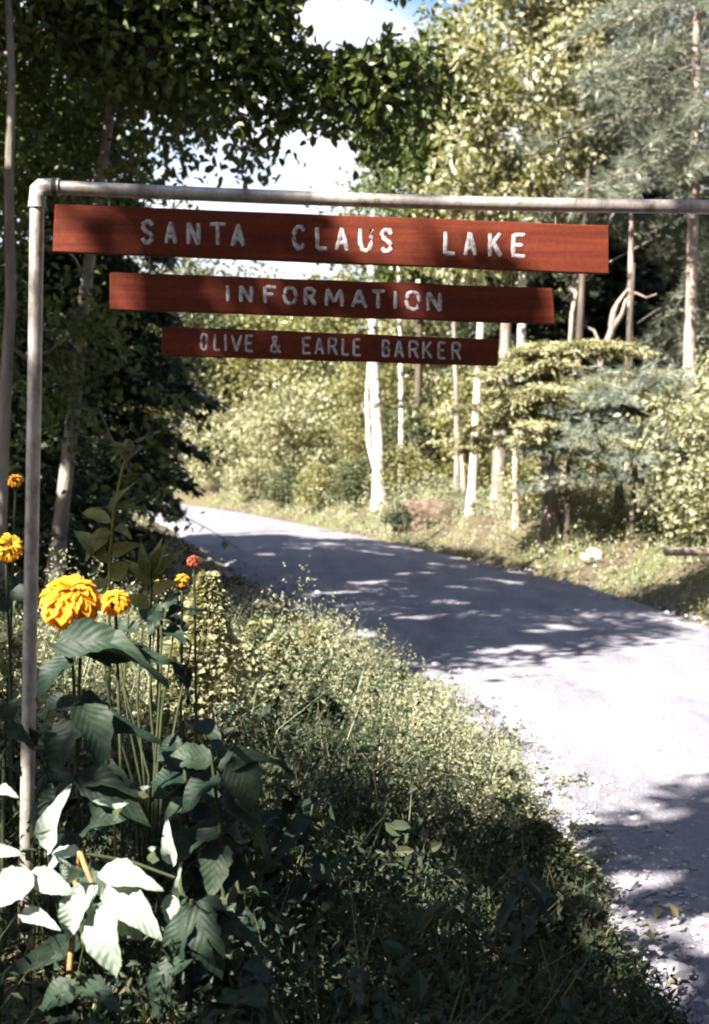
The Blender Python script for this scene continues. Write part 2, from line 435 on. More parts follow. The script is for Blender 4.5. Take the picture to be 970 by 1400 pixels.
# ---------------------------------------------------------------- the pipe frame and its hanging boards
PD = 3.5
fr = thing('pipe_sign_frame', 'tall galvanised pipe frame standing over the verge with three red boards below its crossbar', 'sign frame', (at(42, 1400, PD).x, PD, 0))
def loc(p, root):
    return [Vector(q) - Vector(root.location) for q in p]
post_top = at(51, 262, PD)
lowp = at(38, 1380, PD); lowp.z = hz(lowp.x, PD) - .05
mb = MB()
pts = [at(51, 276, PD), at(47, 560, PD), at(42, 830, PD), at(37, 1130, PD), lowp]
P_ = []
for a_, b_ in zip(pts[:-1], pts[1:]):
    P_ += [a_.lerp(b_, k / 4) for k in range(4)]
P_.append(pts[-1])
tube(mb, loc(P_, fr), .020, 20, .006)
mb.build('post', M['pipe'], fr)
mb = MB()
c0, c1 = at(70, 256, PD), at(1072, 284, PD)
tube(mb, loc([c0.lerp(c1, k / 10) + Vector((0, 0, -.012 * math.sin(math.pi * k / 10))) for k in range(11)], fr), .0195, 20, .006)
mb.build('crossbar', M['pipe'], fr)
mb = MB()
e0, e1, e2 = at(51, 284, PD), at(52, 255, PD), at(82, 256, PD)
arc = [e0, e0.lerp(e1, .5), e0.lerp(e1, .92) + Vector((.001, 0, 0)), e1.lerp(e2, .08) + Vector((0, 0, -.001)), e1.lerp(e2, .5), e2]
tube(mb, loc(arc, fr), [.0255, .0225, .0225, .0225, .0225, .0255], 20)
mb.build('elbow', M['pipe'], fr)
mb = MB()
tube(mb, loc([at(73, 256, PD), at(79, 256.3, PD)], fr), .0262, 20)
mb.build('band', M['pipe_band'], fr)
# far post beyond the frame's edge
mb = MB()
f0 = at(1074, 292, PD); f1 = Vector((f0.x, PD, -.1))
tube(mb, loc([f0.lerp(f1, k / 6) for k in range(7)], fr), .0225, 20)
mb.build('post', M['pipe'], fr)
mb = MB()
tube(mb, loc([at(1058, 283.6, PD), at(1074, 284, PD), at(1074.4, 290, PD), at(1074.4, 302, PD)], fr), .028, 20)
mb.build('elbow', M['pipe'], fr)

STROKES = {
 'S': [[(.92, .80), (.72, .97), (.38, .98), (.12, .84), (.12, .66), (.36, .54), (.66, .46), (.90, .32), (.88, .13), (.62, .01), (.28, .02), (.06, .18)]],
 'A': [[(.02, 0), (.27, .5), (.5, 1)], [(.5, 1), (.73, .5), (.98, 0)], [(.2, .32), (.8, .32)]],
 'N': [[(.06, 0), (.06, 1)], [(.06, 1), (.94, 0)], [(.94, 0), (.94, 1)]],
 'T': [[(0, .97), (1, .97)], [(.5, .97), (.5, 0)]],
 'C': [[(.95, .80), (.78, .97), (.45, 1), (.14, .82), (.04, .5), (.14, .18), (.45, 0), (.78, .04), (.96, .20)]],
 'L': [[(.08, 1), (.08, .03)], [(.08, .03), (.95, .03)]],
 'U': [[(.06, 1), (.07, .32), (.22, .06), (.5, 0), (.78, .06), (.93, .32), (.94, 1)]],
 'K': [[(.08, 0), (.08, 1)], [(.92, 1), (.1, .42)], [(.36, .6), (.96, 0)]],
 'E': [[(.08, 0), (.08, 1)], [(.08, .97), (.95, .97)], [(.08, .52), (.8, .52)], [(.08, .03), (.97, .03)]],
 'I': [[(.5, 0), (.5, 1)]],
 'F': [[(.08, 0), (.08, 1)], [(.08, .97), (.97, .97)], [(.08, .52), (.78, .52)]],
 'O': [[(.5, 1), (.18, .9), (.03, .5), (.18, .1), (.5, 0), (.82, .1), (.97, .5), (.82, .9), (.52, 1)]],
 'R': [[(.08, 0), (.08, 1)], [(.08, .97), (.6, .97), (.88, .86), (.9, .66), (.62, .5), (.1, .5)], [(.5, .5), (.96, 0)]],
 'M': [[(.04, 0), (.1, 1)], [(.1, 1), (.5, .25)], [(.5, .25), (.9, 1)], [(.9, 1), (.96, 0)]],
 'V': [[(.02, 1), (.5, 0)], [(.5, 0), (.98, 1)]],
 'B': [[(.08, 0), (.08, 1)], [(.08, .97), (.58, .97), (.84, .86), (.84, .64), (.58, .53), (.08, .53)], [(.5, .53), (.86, .42), (.92, .2), (.66, .03), (.08, .03)]],
 'D': [[(.08, 0), (.08, 1)], [(.08, .97), (.62, .97), (.9, .8), (.92, .2), (.62, .03), (.08, .03)]],
 '&': [[(1.0, .02), (.3, .66), (.22, .86), (.42, 1), (.66, .88), (.6, .7), (.14, .38), (.04, .18), (.28, 0), (.6, .06), (1.0, .46)]],
}
TXT = [
 ((202, 300, 334), (710, 318, 354), 6.4, [('S', 192, 212), ('A', 225, 243), ('N', 255, 275), ('T', 285, 311), ('A', 316, 336), ('C', 399, 419), ('L', 431, 450), ('A', 458, 478), ('U', 490, 511), ('S', 519, 539), ('L', 606, 625), ('A', 634, 653), ('K', 667, 688), ('E', 699, 721)]),
 ((312, 388, 414), (594, 398, 427), 5.6, [('I', 307, 317), ('N', 327, 347), ('F', 360, 380), ('O', 386, 408), ('R', 415, 434), ('M', 444, 471), ('A', 480, 503), ('T', 507, 528), ('I', 536, 546), ('O', 553, 577), ('N', 583, 605)]),
 ((279, 455, 480), (625, 467, 493), 3.9, [('O', 273, 286), ('L', 292, 303), ('I', 305, 313), ('V', 316, 332), ('E', 335, 348), ('&', 369, 385), ('E', 413, 427), ('A', 430, 444), ('R', 448, 463), ('L', 467, 479), ('E', 482, 495), ('B', 522, 535), ('A', 539, 553), ('R', 558, 574), ('K', 577, 592), ('E', 598, 611), ('R', 617, 632)]),
]
BOARDS = [
 ([(75, 279), (833, 308), (833, 374), (72, 344)], 'widest red board, topmost of three, lettered SANTA CLAUS LAKE'),
 ([(150, 372), (756, 394), (760, 443), (150, 423)], 'middle red board of three, lettered INFORMATION in pale capitals'),
 ([(222, 446), (682, 464), (681, 500), (221, 486)], 'narrowest red board, lowest of three, lettered OLIVE & EARLE BARKER'),
]
board_objs = []
for bi, ((corn, lab), (la, lb, sw, chars)) in enumerate(zip(BOARDS, TXT)):
    P4 = [at(x, y, PD - .012) for x, y in corn]
    root = thing('sign_board', lab, 'sign board', P4[0].lerp(P4[1], .5) + Vector((0, .012, 0)), 'red boards hanging from the pipe frame')
    th = .022
    bm = bmesh.new()
    nseg = 14
    rows = []
    for k in range(nseg + 1):
        tt = k / nseg
        top = P4[0].lerp(P4[1], tt); bot = P4[3].lerp(P4[2], tt)
        jit = 0 if k in (0, nseg) else random.uniform(-.0012, .0012)
        off = Vector((0, 0, jit))
        rows.append([bm.verts.new(q - root.location) for q in (top + off, bot + off, bot + off + Vector((0, th, 0)), top + off + Vector((0, th, 0)))])
    for a_, b_ in zip(rows[:-1], rows[1:]):
        for q in range(4):
            bm.faces.new((a_[q], a_[(q + 1) % 4], b_[(q + 1) % 4], b_[q]))
    bm.faces.new(rows[0][::-1]); bm.faces.new(rows[-1])
    bmesh.ops.recalc_face_normals(bm, faces=bm.faces)
    sharp = [e for e in bm.edges if len(e.link_faces) == 2 and e.calc_face_angle() > 1]
    bmesh.ops.bevel(bm, geom=sharp, offset=.002, segments=1, affect='EDGES', profile=.5)
    me = bpy.data.meshes.new('board'); bm.to_mesh(me); bm.free()
    me.materials.append(M['board'])
    link('board', me, root)
    board_objs.append(root)
    for ch, x0, x1 in chars:
        mb = MB()
        r = sw / 2 / F * PD
        x0i, x1i = x0 + sw * .35, x1 - sw * .35
        for st in STROKES[ch]:
            pl = []
            for a_, b_ in zip(st[:-1], st[1:]):
                ns = 3 if len(st) == 2 else 2
                for k in range(ns):
                    pl.append((a_[0] + (b_[0] - a_[0]) * k / ns, a_[1] + (b_[1] - a_[1]) * k / ns))
            pl.append(st[-1])
            pw = []
            for u, v in pl:
                x = x0i + (x1i - x0i) * u
                tx = (x - la[0]) / (lb[0] - la[0])
                yt = la[1] + (lb[1] - la[1]) * tx + sw * .4; yb = la[2] + (lb[2] - la[2]) * tx - sw * .4
                pw.append(at(x + random.gauss(0, .22), yb + (yt - yb) * v + random.gauss(0, .22), PD - .012) - root.location)
            m0 = MB()
            rr = np.full(len(pw), r) * RNG.uniform(.86, 1.1, len(pw)); rr[0] *= .8; rr[-1] *= .8
            tube(m0, pw, rr, 8)
            zc = pw[0].y
            for Vv, Ff in zip(m0.v, m0.f):
                Vv = Vv.copy(); Vv[:, 1] = zc + (Vv[:, 1] - zc) * .30 - .0003
                mb.v.append(Vv); mb.f.append(Ff + mb.n - 0 if False else Ff)
            # faces in m0 were already offset within m0; shift them to this letter's running count
            base_n = sum(len(v) for v in mb.v) - m0.n
            for q in range(len(m0.f)):
                mb.f[-len(m0.f) + q] = m0.f[q] + base_n
        mb.build('letter', M['letter'], root)
# wires the boards hang by
def hanger(root, pa, pb):
    mb = MB()
    tube(mb, [p - root.location for p in (pa, pa.lerp(pb, .5), pb)], .0028, 6)
    mb.build('hanger_wire', M['wire'], root)
for bi, xs, ys0, ys1 in ((0, (150, 760), (252, 278), (290, 312)), (1, (205, 700), (340, 365), (382, 400)), (2, (265, 640), (420, 436), (456, 470))):
    for x, a_, b_ in zip(xs, ys0, ys1):
        hanger(board_objs[bi], at(x, a_, PD + .002), at(x, b_, PD + .002))

# ---------------------------------------------------------------- trees
def carve(P, holes):
    """keep-mask: gaps cut in a crown so that sunlight reaches the given spots"""
    keep = np.ones(len(P), bool)
    S = np.array(SUN)
    for T, r in holes:
        v = P - np.array(tuple(T))
        t = v @ S
        d = np.linalg.norm(v - t[:, None] * S, axis=1)
        keep &= ~((d < r * (1 + .35 * np.sin(P[:, 0] * 9) * np.sin(P[:, 2] * 11))) & (t > 0))
    return keep

def trunk_line(base, H, lean=(0, 0), wob=.05, n=9):
    t = np.linspace(0, 1, n)
    P = np.zeros((n, 3))
    P[:, 0] = lean[0] * t + RNG.normal() * 0; P[:, 1] = lean[1] * t; P[:, 2] = H * t - .15 * (t == 0)
    w = np.cumsum(RNG.normal(size=(n, 2)) * wob, 0) * t[:, None]
    P[:, :2] += w
    return P

def broadleaf(label, x, y, H, crown, clumps, per, leaf, tr, bark, lm, lean=(0, 0), group=None, holes=None,
              clump_r=.5, name='broadleaf_tree', boxes=None, bare=0.0, flat=.8, cat='tree', limbs=14, avoid=None, six=False):
    """crown = (dx, dy, z, rx, ry, rz) relative to the base"""
    z0 = hz(x, y)
    root = thing(name, label, cat, (x, y, z0), group)
    tl = trunk_line(None, H, lean)
    mb = MB()
    rad = tr * (1 - .75 * np.linspace(0, 1, len(tl))); rad[0] *= 1.45; 
    tube(mb, tl, rad, 10, .05)
    cs = []
    crowns = crown if isinstance(crown, list) else [crown]
    tot = sum(c[3] * c[4] * c[5] for c in crowns)
    for (dx, dy, cz, rx, ry, rz_) in crowns:
        m = max(4, int(clumps * rx * ry * rz_ / tot))
        u = unit(RNG.normal(size=(m, 3))) * RNG.uniform(.25, 1, (m, 1)) ** .5
        cs.append(u * np.array([rx, ry, rz_]) + np.array([dx, dy, cz]))
    C = np.concatenate(cs)
    if avoid is not None:
        C = C[~avoid(C + np.array([x, y, z0]))]
    # limbs to some clumps, twigs to the rest
    order = RNG.permutation(len(C))
    nodes = [tl[k] for k in range(2, len(tl))]
    for q, ci in enumerate(order[:limbs * 3]):
        c = C[ci]
        nd = np.array(nodes)
        dist = np.linalg.norm(nd - c, axis=1) + np.where(nd[:, 2] > c[2] + .1, 2.0, 0)
        a_ = nd[dist.argmin()]
        big = q < limbs
        cv = curve(a_, c, 6, .1 * np.linalg.norm(c - a_), .05)
        if holes and not carve(cv + np.array([x, y, z0]), [h for h in holes if h[1] > .1]).all(): continue
        if avoid is not None and avoid.__name__ in ('gap_only', 'clear_mid') and avoid(cv[2:] + np.array([x, y, z0])).any(): continue
        r0 = tr * (.34 if big else .14)
        tube(mb, cv, np.linspace(r0, r0 * .25, 6), 6)
        if big: nodes += [cv[2], cv[3], cv[4], cv[5]]
    mb.build('trunk', M[bark], root)
    crad = clump_r * RNG.uniform(.6, 1.35, (len(C), 1))
    P = np.repeat(C, per, 0) + RNG.normal(size=(len(C) * per, 3)) * np.repeat(crad, per, 0) * np.array([.62, .62, .36])
    Wd = P + np.array([x, y, z0])
    k = P[:, 2] > .15
    if avoid is not None: k &= ~avoid(Wd)
    mb = MB()
    off = np.array([x, y, z0])
    leaf_quads(mb, P[k], leaf, flat=flat, six=six, keep=(lambda Q: carve(Q + off, holes)) if holes else None)
    mb.build('crown', M[lm], root, smooth=False)
    return root

def conifer(label, x, y, H, R, z0f, lm, bark, tr, kind='pine', group=None, lean=(0, 0), name='pine_tree', whorl=.5, nb=6,
            needle=.16, wid=.014, avoid=None, droop=.25, dens=1.0, shape=.8, holes=None, cat='tree'):
    zb = hz(x, y)
    root = thing(name, label, cat, (x, y, zb), group)
    tl = trunk_line(None, H, lean, .03, 12)
    mb = MB()
    rad = tr * (1 - .9 * np.linspace(0, 1, len(tl))); rad[0] *= 1.3
    tube(mb, tl, rad, 10, .04)
    cr = MB()
    z = z0f * H
    PP, DD = [], []
    while z < H * .985:
        t = z / H
        c = np.array([np.interp(t, np.linspace(0, 1, 12), tl[:, q]) for q in range(3)])
        Lr = R * (1 - ((t - z0f) / (1 - z0f))) ** shape + .12
        a0 = RNG.uniform(0, 6.28)
        for q in range(nb):
            if RNG.uniform() < .12: continue
            a = a0 + q * 2 * math.pi / nb + RNG.normal() * .25
            L = Lr * RNG.uniform(.65, 1.15)
            d = np.array([math.cos(a), math.sin(a), 0])
            n = 7
            tt = np.linspace(0, 1, n)[:, None]
            rise = RNG.uniform(.0, .3)
            br = c + d * L * tt + np.array([0, 0, 1.0]) * (rise * L * tt - droop * 1.6 * L * tt ** 2)
            tube(mb, br, np.linspace(max(.008, tr * .2 * (1 - t)), .004, n), 5, cap=False)
            side = np.array([-d[1], d[0], 0])
            m = int(max(5, L * (11 if kind == 'pine' else 18)) * dens)
            s = RNG.uniform(.18, 1.02, m)
            base = np.stack([np.interp(s, tt[:, 0], br[:, w]) for w in range(3)], -1)
            ln = (.16 + .42 * (1 - s) * L * .55) * RNG.uniform(.4, 1.1, m)
            sg = np.where(RNG.uniform(size=m) < .5, 1, -1)
            tw = d * .65 + side * sg[:, None] * .9
            if kind == 'pine':
                tw = tw + np.array([0, 0, 1]) * RNG.normal(.1, .35, (m, 1))
                for f in (.45, 1.0):
                    PP.append(base + tw * (ln * f)[:, None]); DD.append(unit(tw))
            else:
                for f in (.15, .5, .85, 1.15):
                    p = base + tw * (ln * f)[:, None]; p[:, 2] -= .25 * (ln * f) ** 1.2
                    PP.append(p); DD.append(unit(tw + np.array([0, 0, -.25])))
        z += whorl * RNG.uniform(.7, 1.3) * (1 - .35 * t)
    PP = np.concatenate(PP); DD = np.concatenate(DD)
    Wd = PP + np.array([x, y, zb])
    k = np.ones(len(PP), bool)
    if avoid is not None: k &= ~avoid(Wd)
    if holes: k &= carve(Wd, holes)
    PP, DD = PP[k], DD[k]
    mb.build('trunk', M[bark], root)
    if kind == 'pine':
        needles(cr, PP, DD, needle, wid, .45, 9)
    else:
        PPr = np.repeat(PP, 5, 0) + RNG.normal(size=(len(PP) * 5, 3)) * np.array([.05, .05, .018])
        leaf_quads(cr, PPr, needle, aspect=.3, droop=.3, flat=1.6, fold=.03, along=np.repeat(DD, 5, 0))
    cr.build('crown', M[lm], root, smooth=False)
    return root

def dup(root, x, y, s, rz_, label, group):
    r = root.copy(); COL.objects.link(r)
    r.location = (x, y, hz(x, y)); r.scale = (s, s, s * random.uniform(.92, 1.1)); r.rotation_euler = (0, 0, rz_)
    r['label'] = label; r['group'] = group
    for ch in list(root.children):
        c = ch.copy(); COL.objects.link(c); c.parent = r
        c.matrix_parent_inverse = ch.matrix_parent_inverse.copy()
    return r

def pxy(W):
    v = W - np.array(CAM)
    f = v @ np.array(FWD)
    return CX + F * (v @ np.array(RIGHT)) / np.maximum(f, .01), CY - F * (v @ np.array(UPV)) / np.maximum(f, .01)

# spots the near crowns are cut open for, so the sun reaches them
HOLES = [(at(95, 815, 2.85), .26), (at(130, 1230, 2.6), .27), (at(30, 1200, 2.6), .14), (at(36, 1130, 3.5), .15), (at(38, 1300, 3.5), .12), (at(38, 1370, 3.5), .12), (at(240, 1230, 2.6), .10),
         (at(300, 1320, 2.5), .05), (at(150, 1380, 2.7), .13), (at(265, 765, 3.6), .09), (at(250, 795, 3.6), .07), (at(15, 740, 3.7), .1),
         (at(76, 325, 3.5), .045), (at(345, 255, 3.5), .04), (at(650, 272, 3.5), .07), (at(740, 276, 3.5), .07), (at(600, 268, 3.5), .05), (at(45, 300, 3.5), .05)]
for (xa, ya), (xb, yb), r_ in [((690, 300), (716, 345), .018), ((752, 300), (782, 378), .024), ((800, 302), (820, 345), .02), ((738, 418), (752, 442), .024),
                               ((566, 388), (584, 432), .016), ((592, 388), (604, 425), .012), ((528, 340), (542, 366), .014), ((745, 392), (752, 405), .012), ((350, 345), (358, 352), .012)]:
    for q_ in (0, .33, .66, 1):
        HOLES.append((at(xa + (xb - xa) * q_, ya + (yb - ya) * q_, PD - .012), r_))
for q in range(34):        # flecks on the near road
    HOLES.append((Vector((random.uniform(.9, 3.2), random.uniform(3.2, 5.2), 0)), random.uniform(.03, .11)))

def sunny(W):
    """leaves missing from the crowns on the left: what they would shade is sunlit in the photograph"""
    h = W[:, 2]
    k = h / SUN.z
    xs, ys = W[:, 0] - SUN.x * k, W[:, 1] - SUN.y * k
    j = RNG.normal(size=len(W)) * .16 + .25 * np.sin(xs * 2.1 + ys * 1.3)
    dl, dr = road_uv(xs, ys)
    near = np.where(xs < .9, 5.05, 5.05 + .95 * (xs - .9))
    far = np.where(xs < 1.0, 8.2 + .3 * np.sin(xs * 3), 8.2 + 1.5 * (xs - 1.0))
    z1 = (ys + j > near) & (ys + j < far) & (xs > -1.6)
    z2 = (dr + j > .05) & (ys > 8.5)
    z3 = (ys + j > 22.3) & (xs > -7)
    f = np.sin(3.1 * xs + 1.3 * ys) * np.sin(2.9 * ys - 1.1 * xs + 2) + .6 * np.sin(6.3 * xs + .7) * np.sin(7.7 * ys + xs)
    z4 = (f > np.where((ys < 6.6) & (ys > 3.0), np.where((ys > 4.88) & (ys < 5.3) & (xs < 2.7), .74, .34), .78)) & (ys > 2.5) & ((xs > .8) | (ys > 7))
    return z1 | z2 | z3 | z4

# near tree left of the sign, its crown shading the sign and the foreground
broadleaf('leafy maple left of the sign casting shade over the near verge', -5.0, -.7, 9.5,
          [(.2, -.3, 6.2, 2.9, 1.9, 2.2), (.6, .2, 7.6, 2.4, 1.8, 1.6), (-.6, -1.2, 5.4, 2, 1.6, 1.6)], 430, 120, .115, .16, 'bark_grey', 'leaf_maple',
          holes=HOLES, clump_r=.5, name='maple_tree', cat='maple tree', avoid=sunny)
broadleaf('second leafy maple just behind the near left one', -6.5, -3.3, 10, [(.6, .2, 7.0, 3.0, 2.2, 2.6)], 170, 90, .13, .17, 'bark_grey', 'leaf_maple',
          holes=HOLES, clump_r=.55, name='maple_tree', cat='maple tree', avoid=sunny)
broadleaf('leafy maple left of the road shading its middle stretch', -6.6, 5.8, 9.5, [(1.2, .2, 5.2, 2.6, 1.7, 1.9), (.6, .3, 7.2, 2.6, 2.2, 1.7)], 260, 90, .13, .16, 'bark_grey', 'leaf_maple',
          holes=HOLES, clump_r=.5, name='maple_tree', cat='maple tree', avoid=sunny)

# maples on the left whose boughs fill the upper left
def gap_sky(W):
    x, y = pxy(W)
    g1 = ((x - 440) / 58) ** 2 + ((y - 212) / 32) ** 2 < 1
    g2 = ((x - 480) / 74) ** 2 + ((y - 28) / 48) ** 2 < 1
    g3 = (x > 500) & (y < 520)
    g4 = (x > 345) & (y > 470)
    return g1 | g2 | g3 | g4 | sunny(W)
broadleaf('big maple with dark boughs hanging over the sign from the left', -4.6, 11.5, 11.5,
          [(1.2, .3, 5.9, 2.9, 2.2, 2.2), (2.6, .6, 5.0, 1.9, 1.6, 1.1), (.2, 0, 7.8, 2.6, 2.4, 2.0), (.6, -.6, 4.0, 1.9, 1.6, 1.0)], 520, 95, .105, .17, 'bark_grey', 'leaf_maple', six=True,
          clump_r=.42, name='maple_tree', avoid=gap_sky, cat='maple tree')
def gap_only(W):
    x, y = pxy(W)
    return ((((x - 452) / 40) ** 2 + ((y - 216) / 24) ** 2 < 1) | (((x - 400) / 22) ** 2 + ((y - 190) / 16) ** 2 < 1) | (((x - 470) / 62) ** 2 + ((y - 25) / 42) ** 2 < 1) | (((x - 555) / 22) ** 2 + ((y - 30) / 34) ** 2 < 1) | (y > 262))
broadleaf('maple with a long thin bough reaching out towards the sky gap', -5.6, 9.8, 7.5, [(4.4, .2, 4.45, 1.0, .7, .6), (5.2, .3, 4.75, .9, .6, .55), (3.4, .2, 5.0, 1.1, .8, .8), (5.7, .5, 4.35, .65, .5, .5), (5.3, .3, 4.05, .6, .4, .25), (4.6, .1, 5.2, .7, .5, .5)], 250, 70, .09, .10, 'bark_grey', 'leaf_maple', six=True,
          clump_r=.34, name='maple_tree', avoid=gap_only, cat='maple tree')
broadleaf('pale leaning birch among the dark maple leaves at left', -2.55, 10.4, 7.2, [(.55, .2, 5.6, 1.2, 1.1, 1.4), (-.1, -.5, 2.9, 1.0, .5, 1.3), (.5, -.3, 1.6, .9, .5, .8)], 130, 60, .085, .07, 'bark_grey', 'leaf_maple',
          lean=(.62, .2), clump_r=.34, name='birch_tree', avoid=gap_sky, cat='birch tree')
broadleaf('slim grey sapling behind the frame post at the left edge', -2.62, 9.1, 6.5, [(-.2, .3, 5.2, 1.2, 1.1, 1.2)], 50, 60, .10, .055, 'bark_grey', 'leaf_maple',
          lean=(-.05, .1), clump_r=.34, name='sapling', avoid=gap_sky, cat='sapling')
broadleaf('tall maple further back behind the leaning birch', -6.0, 15.5, 11, [(.6, 0, 6.4, 2.8, 2.5, 3.2), (1.6, -.4, 4.2, 2, 1.8, 1.4)], 330, 75, .14, .16, 'bark_dark', 'leaf_maple',
          clump_r=.48, name='maple_tree', avoid=gap_sky, cat='maple tree')
broadleaf('maple at the left of the bend with low dark boughs', -6.4, 19.5, 10.5, [(.8, 0, 5.8, 2.7, 2.4, 2.9), (1.0, 0, 3.0, 1.9, 1.8, 1.4)], 280, 75, .15, .15, 'bark_dark', 'leaf_maple',
          clump_r=.5, name='maple_tree', avoid=gap_sky, cat='maple tree')
# dark low hemlocks beside the road at left
def left_low(W):
    x, y = pxy(W)
    return (x > 350 - np.clip((y - 570) * .8, 0, 200)) & (y > 400)
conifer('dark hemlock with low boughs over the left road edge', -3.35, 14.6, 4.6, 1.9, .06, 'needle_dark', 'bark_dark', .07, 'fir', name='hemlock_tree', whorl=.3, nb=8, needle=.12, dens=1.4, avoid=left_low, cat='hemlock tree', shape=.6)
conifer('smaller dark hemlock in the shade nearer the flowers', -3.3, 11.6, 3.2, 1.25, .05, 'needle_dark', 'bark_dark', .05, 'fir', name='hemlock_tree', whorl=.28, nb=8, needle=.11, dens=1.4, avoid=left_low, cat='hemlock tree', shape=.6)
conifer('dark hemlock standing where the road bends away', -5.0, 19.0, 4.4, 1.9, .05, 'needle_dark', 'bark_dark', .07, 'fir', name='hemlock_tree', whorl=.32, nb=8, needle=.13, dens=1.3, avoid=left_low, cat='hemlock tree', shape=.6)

# ---- right side
def clear_mid(W):
    x, y = pxy(W)
    sky1 = (x < 530 + 25 * np.sin(y * .11)) & (y < 72) & (x > 400)
    sky2 = ((x - 448) / 46) ** 2 + ((y - 212) / 30) ** 2 < 1
    dark = (((x - 850) / 62) ** 2 + ((y - 395) / 62) ** 2 < 1)
    return sky1 | sky2 | dark
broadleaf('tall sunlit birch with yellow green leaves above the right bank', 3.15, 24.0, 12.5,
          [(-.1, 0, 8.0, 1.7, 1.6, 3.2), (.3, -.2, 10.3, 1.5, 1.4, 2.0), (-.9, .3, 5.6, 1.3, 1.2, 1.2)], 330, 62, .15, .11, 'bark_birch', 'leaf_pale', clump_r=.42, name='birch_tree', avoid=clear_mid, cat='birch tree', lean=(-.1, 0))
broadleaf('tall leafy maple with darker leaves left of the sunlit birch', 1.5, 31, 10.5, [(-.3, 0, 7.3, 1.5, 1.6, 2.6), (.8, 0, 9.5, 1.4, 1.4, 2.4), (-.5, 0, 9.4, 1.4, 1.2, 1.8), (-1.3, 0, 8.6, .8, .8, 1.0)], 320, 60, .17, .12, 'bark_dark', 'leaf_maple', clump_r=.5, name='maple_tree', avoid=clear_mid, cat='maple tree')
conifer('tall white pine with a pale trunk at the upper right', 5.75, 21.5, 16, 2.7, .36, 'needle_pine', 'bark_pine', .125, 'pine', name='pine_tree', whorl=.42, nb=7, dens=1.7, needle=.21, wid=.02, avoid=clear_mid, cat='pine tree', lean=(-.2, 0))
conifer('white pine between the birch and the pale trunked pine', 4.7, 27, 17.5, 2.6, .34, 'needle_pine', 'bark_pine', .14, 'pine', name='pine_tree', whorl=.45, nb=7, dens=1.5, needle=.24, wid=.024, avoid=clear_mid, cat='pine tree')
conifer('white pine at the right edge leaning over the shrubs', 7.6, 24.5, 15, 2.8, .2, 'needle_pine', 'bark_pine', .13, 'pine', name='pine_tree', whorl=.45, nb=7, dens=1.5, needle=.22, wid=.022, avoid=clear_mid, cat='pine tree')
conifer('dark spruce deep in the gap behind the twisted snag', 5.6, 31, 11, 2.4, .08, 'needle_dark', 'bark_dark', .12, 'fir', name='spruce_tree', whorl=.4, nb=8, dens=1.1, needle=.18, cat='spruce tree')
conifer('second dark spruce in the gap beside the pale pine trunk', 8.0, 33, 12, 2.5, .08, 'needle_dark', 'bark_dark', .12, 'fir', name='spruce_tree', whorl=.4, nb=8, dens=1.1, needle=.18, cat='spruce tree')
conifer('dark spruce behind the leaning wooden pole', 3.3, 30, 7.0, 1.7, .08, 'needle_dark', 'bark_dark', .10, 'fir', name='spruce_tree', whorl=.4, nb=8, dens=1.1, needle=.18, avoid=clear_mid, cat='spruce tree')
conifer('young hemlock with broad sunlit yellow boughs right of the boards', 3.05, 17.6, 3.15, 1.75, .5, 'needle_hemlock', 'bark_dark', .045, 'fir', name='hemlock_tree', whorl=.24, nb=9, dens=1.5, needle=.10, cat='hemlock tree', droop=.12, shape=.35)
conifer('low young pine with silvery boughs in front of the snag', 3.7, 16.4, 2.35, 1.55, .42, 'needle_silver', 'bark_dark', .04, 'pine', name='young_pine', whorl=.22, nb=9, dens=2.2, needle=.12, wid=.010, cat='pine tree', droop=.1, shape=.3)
def shrub(label, x, y, w, h, n, per, leaf, lm, group=None, cr=.3, name='shrub', z=.45, avoid=None):
    return broadleaf(label, x, y, h * .85, [(0, 0, h * z, w, w * .85, h * .5)], n, per, leaf, .025, 'bark_dark', lm, clump_r=cr, name=name, cat='shrub', limbs=8, group=group, avoid=avoid)
def keep_right(W):
    x, y = pxy(W)
    return (x < 842) & (y > 600)
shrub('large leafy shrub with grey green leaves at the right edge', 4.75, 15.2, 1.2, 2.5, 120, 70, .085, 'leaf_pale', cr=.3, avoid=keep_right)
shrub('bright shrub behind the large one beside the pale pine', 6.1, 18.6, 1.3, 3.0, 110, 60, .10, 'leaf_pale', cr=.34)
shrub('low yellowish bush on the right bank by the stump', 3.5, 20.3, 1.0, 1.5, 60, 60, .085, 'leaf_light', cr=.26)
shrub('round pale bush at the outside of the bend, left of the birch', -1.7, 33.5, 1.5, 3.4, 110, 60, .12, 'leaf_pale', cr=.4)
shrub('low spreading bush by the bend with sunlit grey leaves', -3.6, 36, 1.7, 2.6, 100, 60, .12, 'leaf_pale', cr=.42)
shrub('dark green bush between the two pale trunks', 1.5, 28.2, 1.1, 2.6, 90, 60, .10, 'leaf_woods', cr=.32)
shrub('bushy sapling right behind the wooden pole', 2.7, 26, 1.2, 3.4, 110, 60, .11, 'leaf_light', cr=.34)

for lab_, x_, y_, w_, h_, lm_ in [('low pale shrub at the far left of the bend', 345, 694, .7, 1.2, 'leaf_pale'), ('dark low shrub beside the far bend', 392, 700, .6, 1.0, 'leaf_woods'),
                                  ('pale rounded shrub at the roadside left of the birch', 440, 706, .6, 1.1, 'leaf_light'), ('dark green shrub just left of the white birch', 488, 704, .55, 1.3, 'leaf_woods'),
                                  ('shrub with yellowish leaves between the birch and the earth bank', 552, 690, .55, 1.3, 'leaf_light'), ('dark shrub above the earth bank', 612, 682, .55, 1.2, 'leaf_woods')]:
    p_ = on_ground(x_, y_)
    shrub(lab_, p_.x, p_.y + .6, w_, h_, 50, 60, .075, lm_, cr=.22)
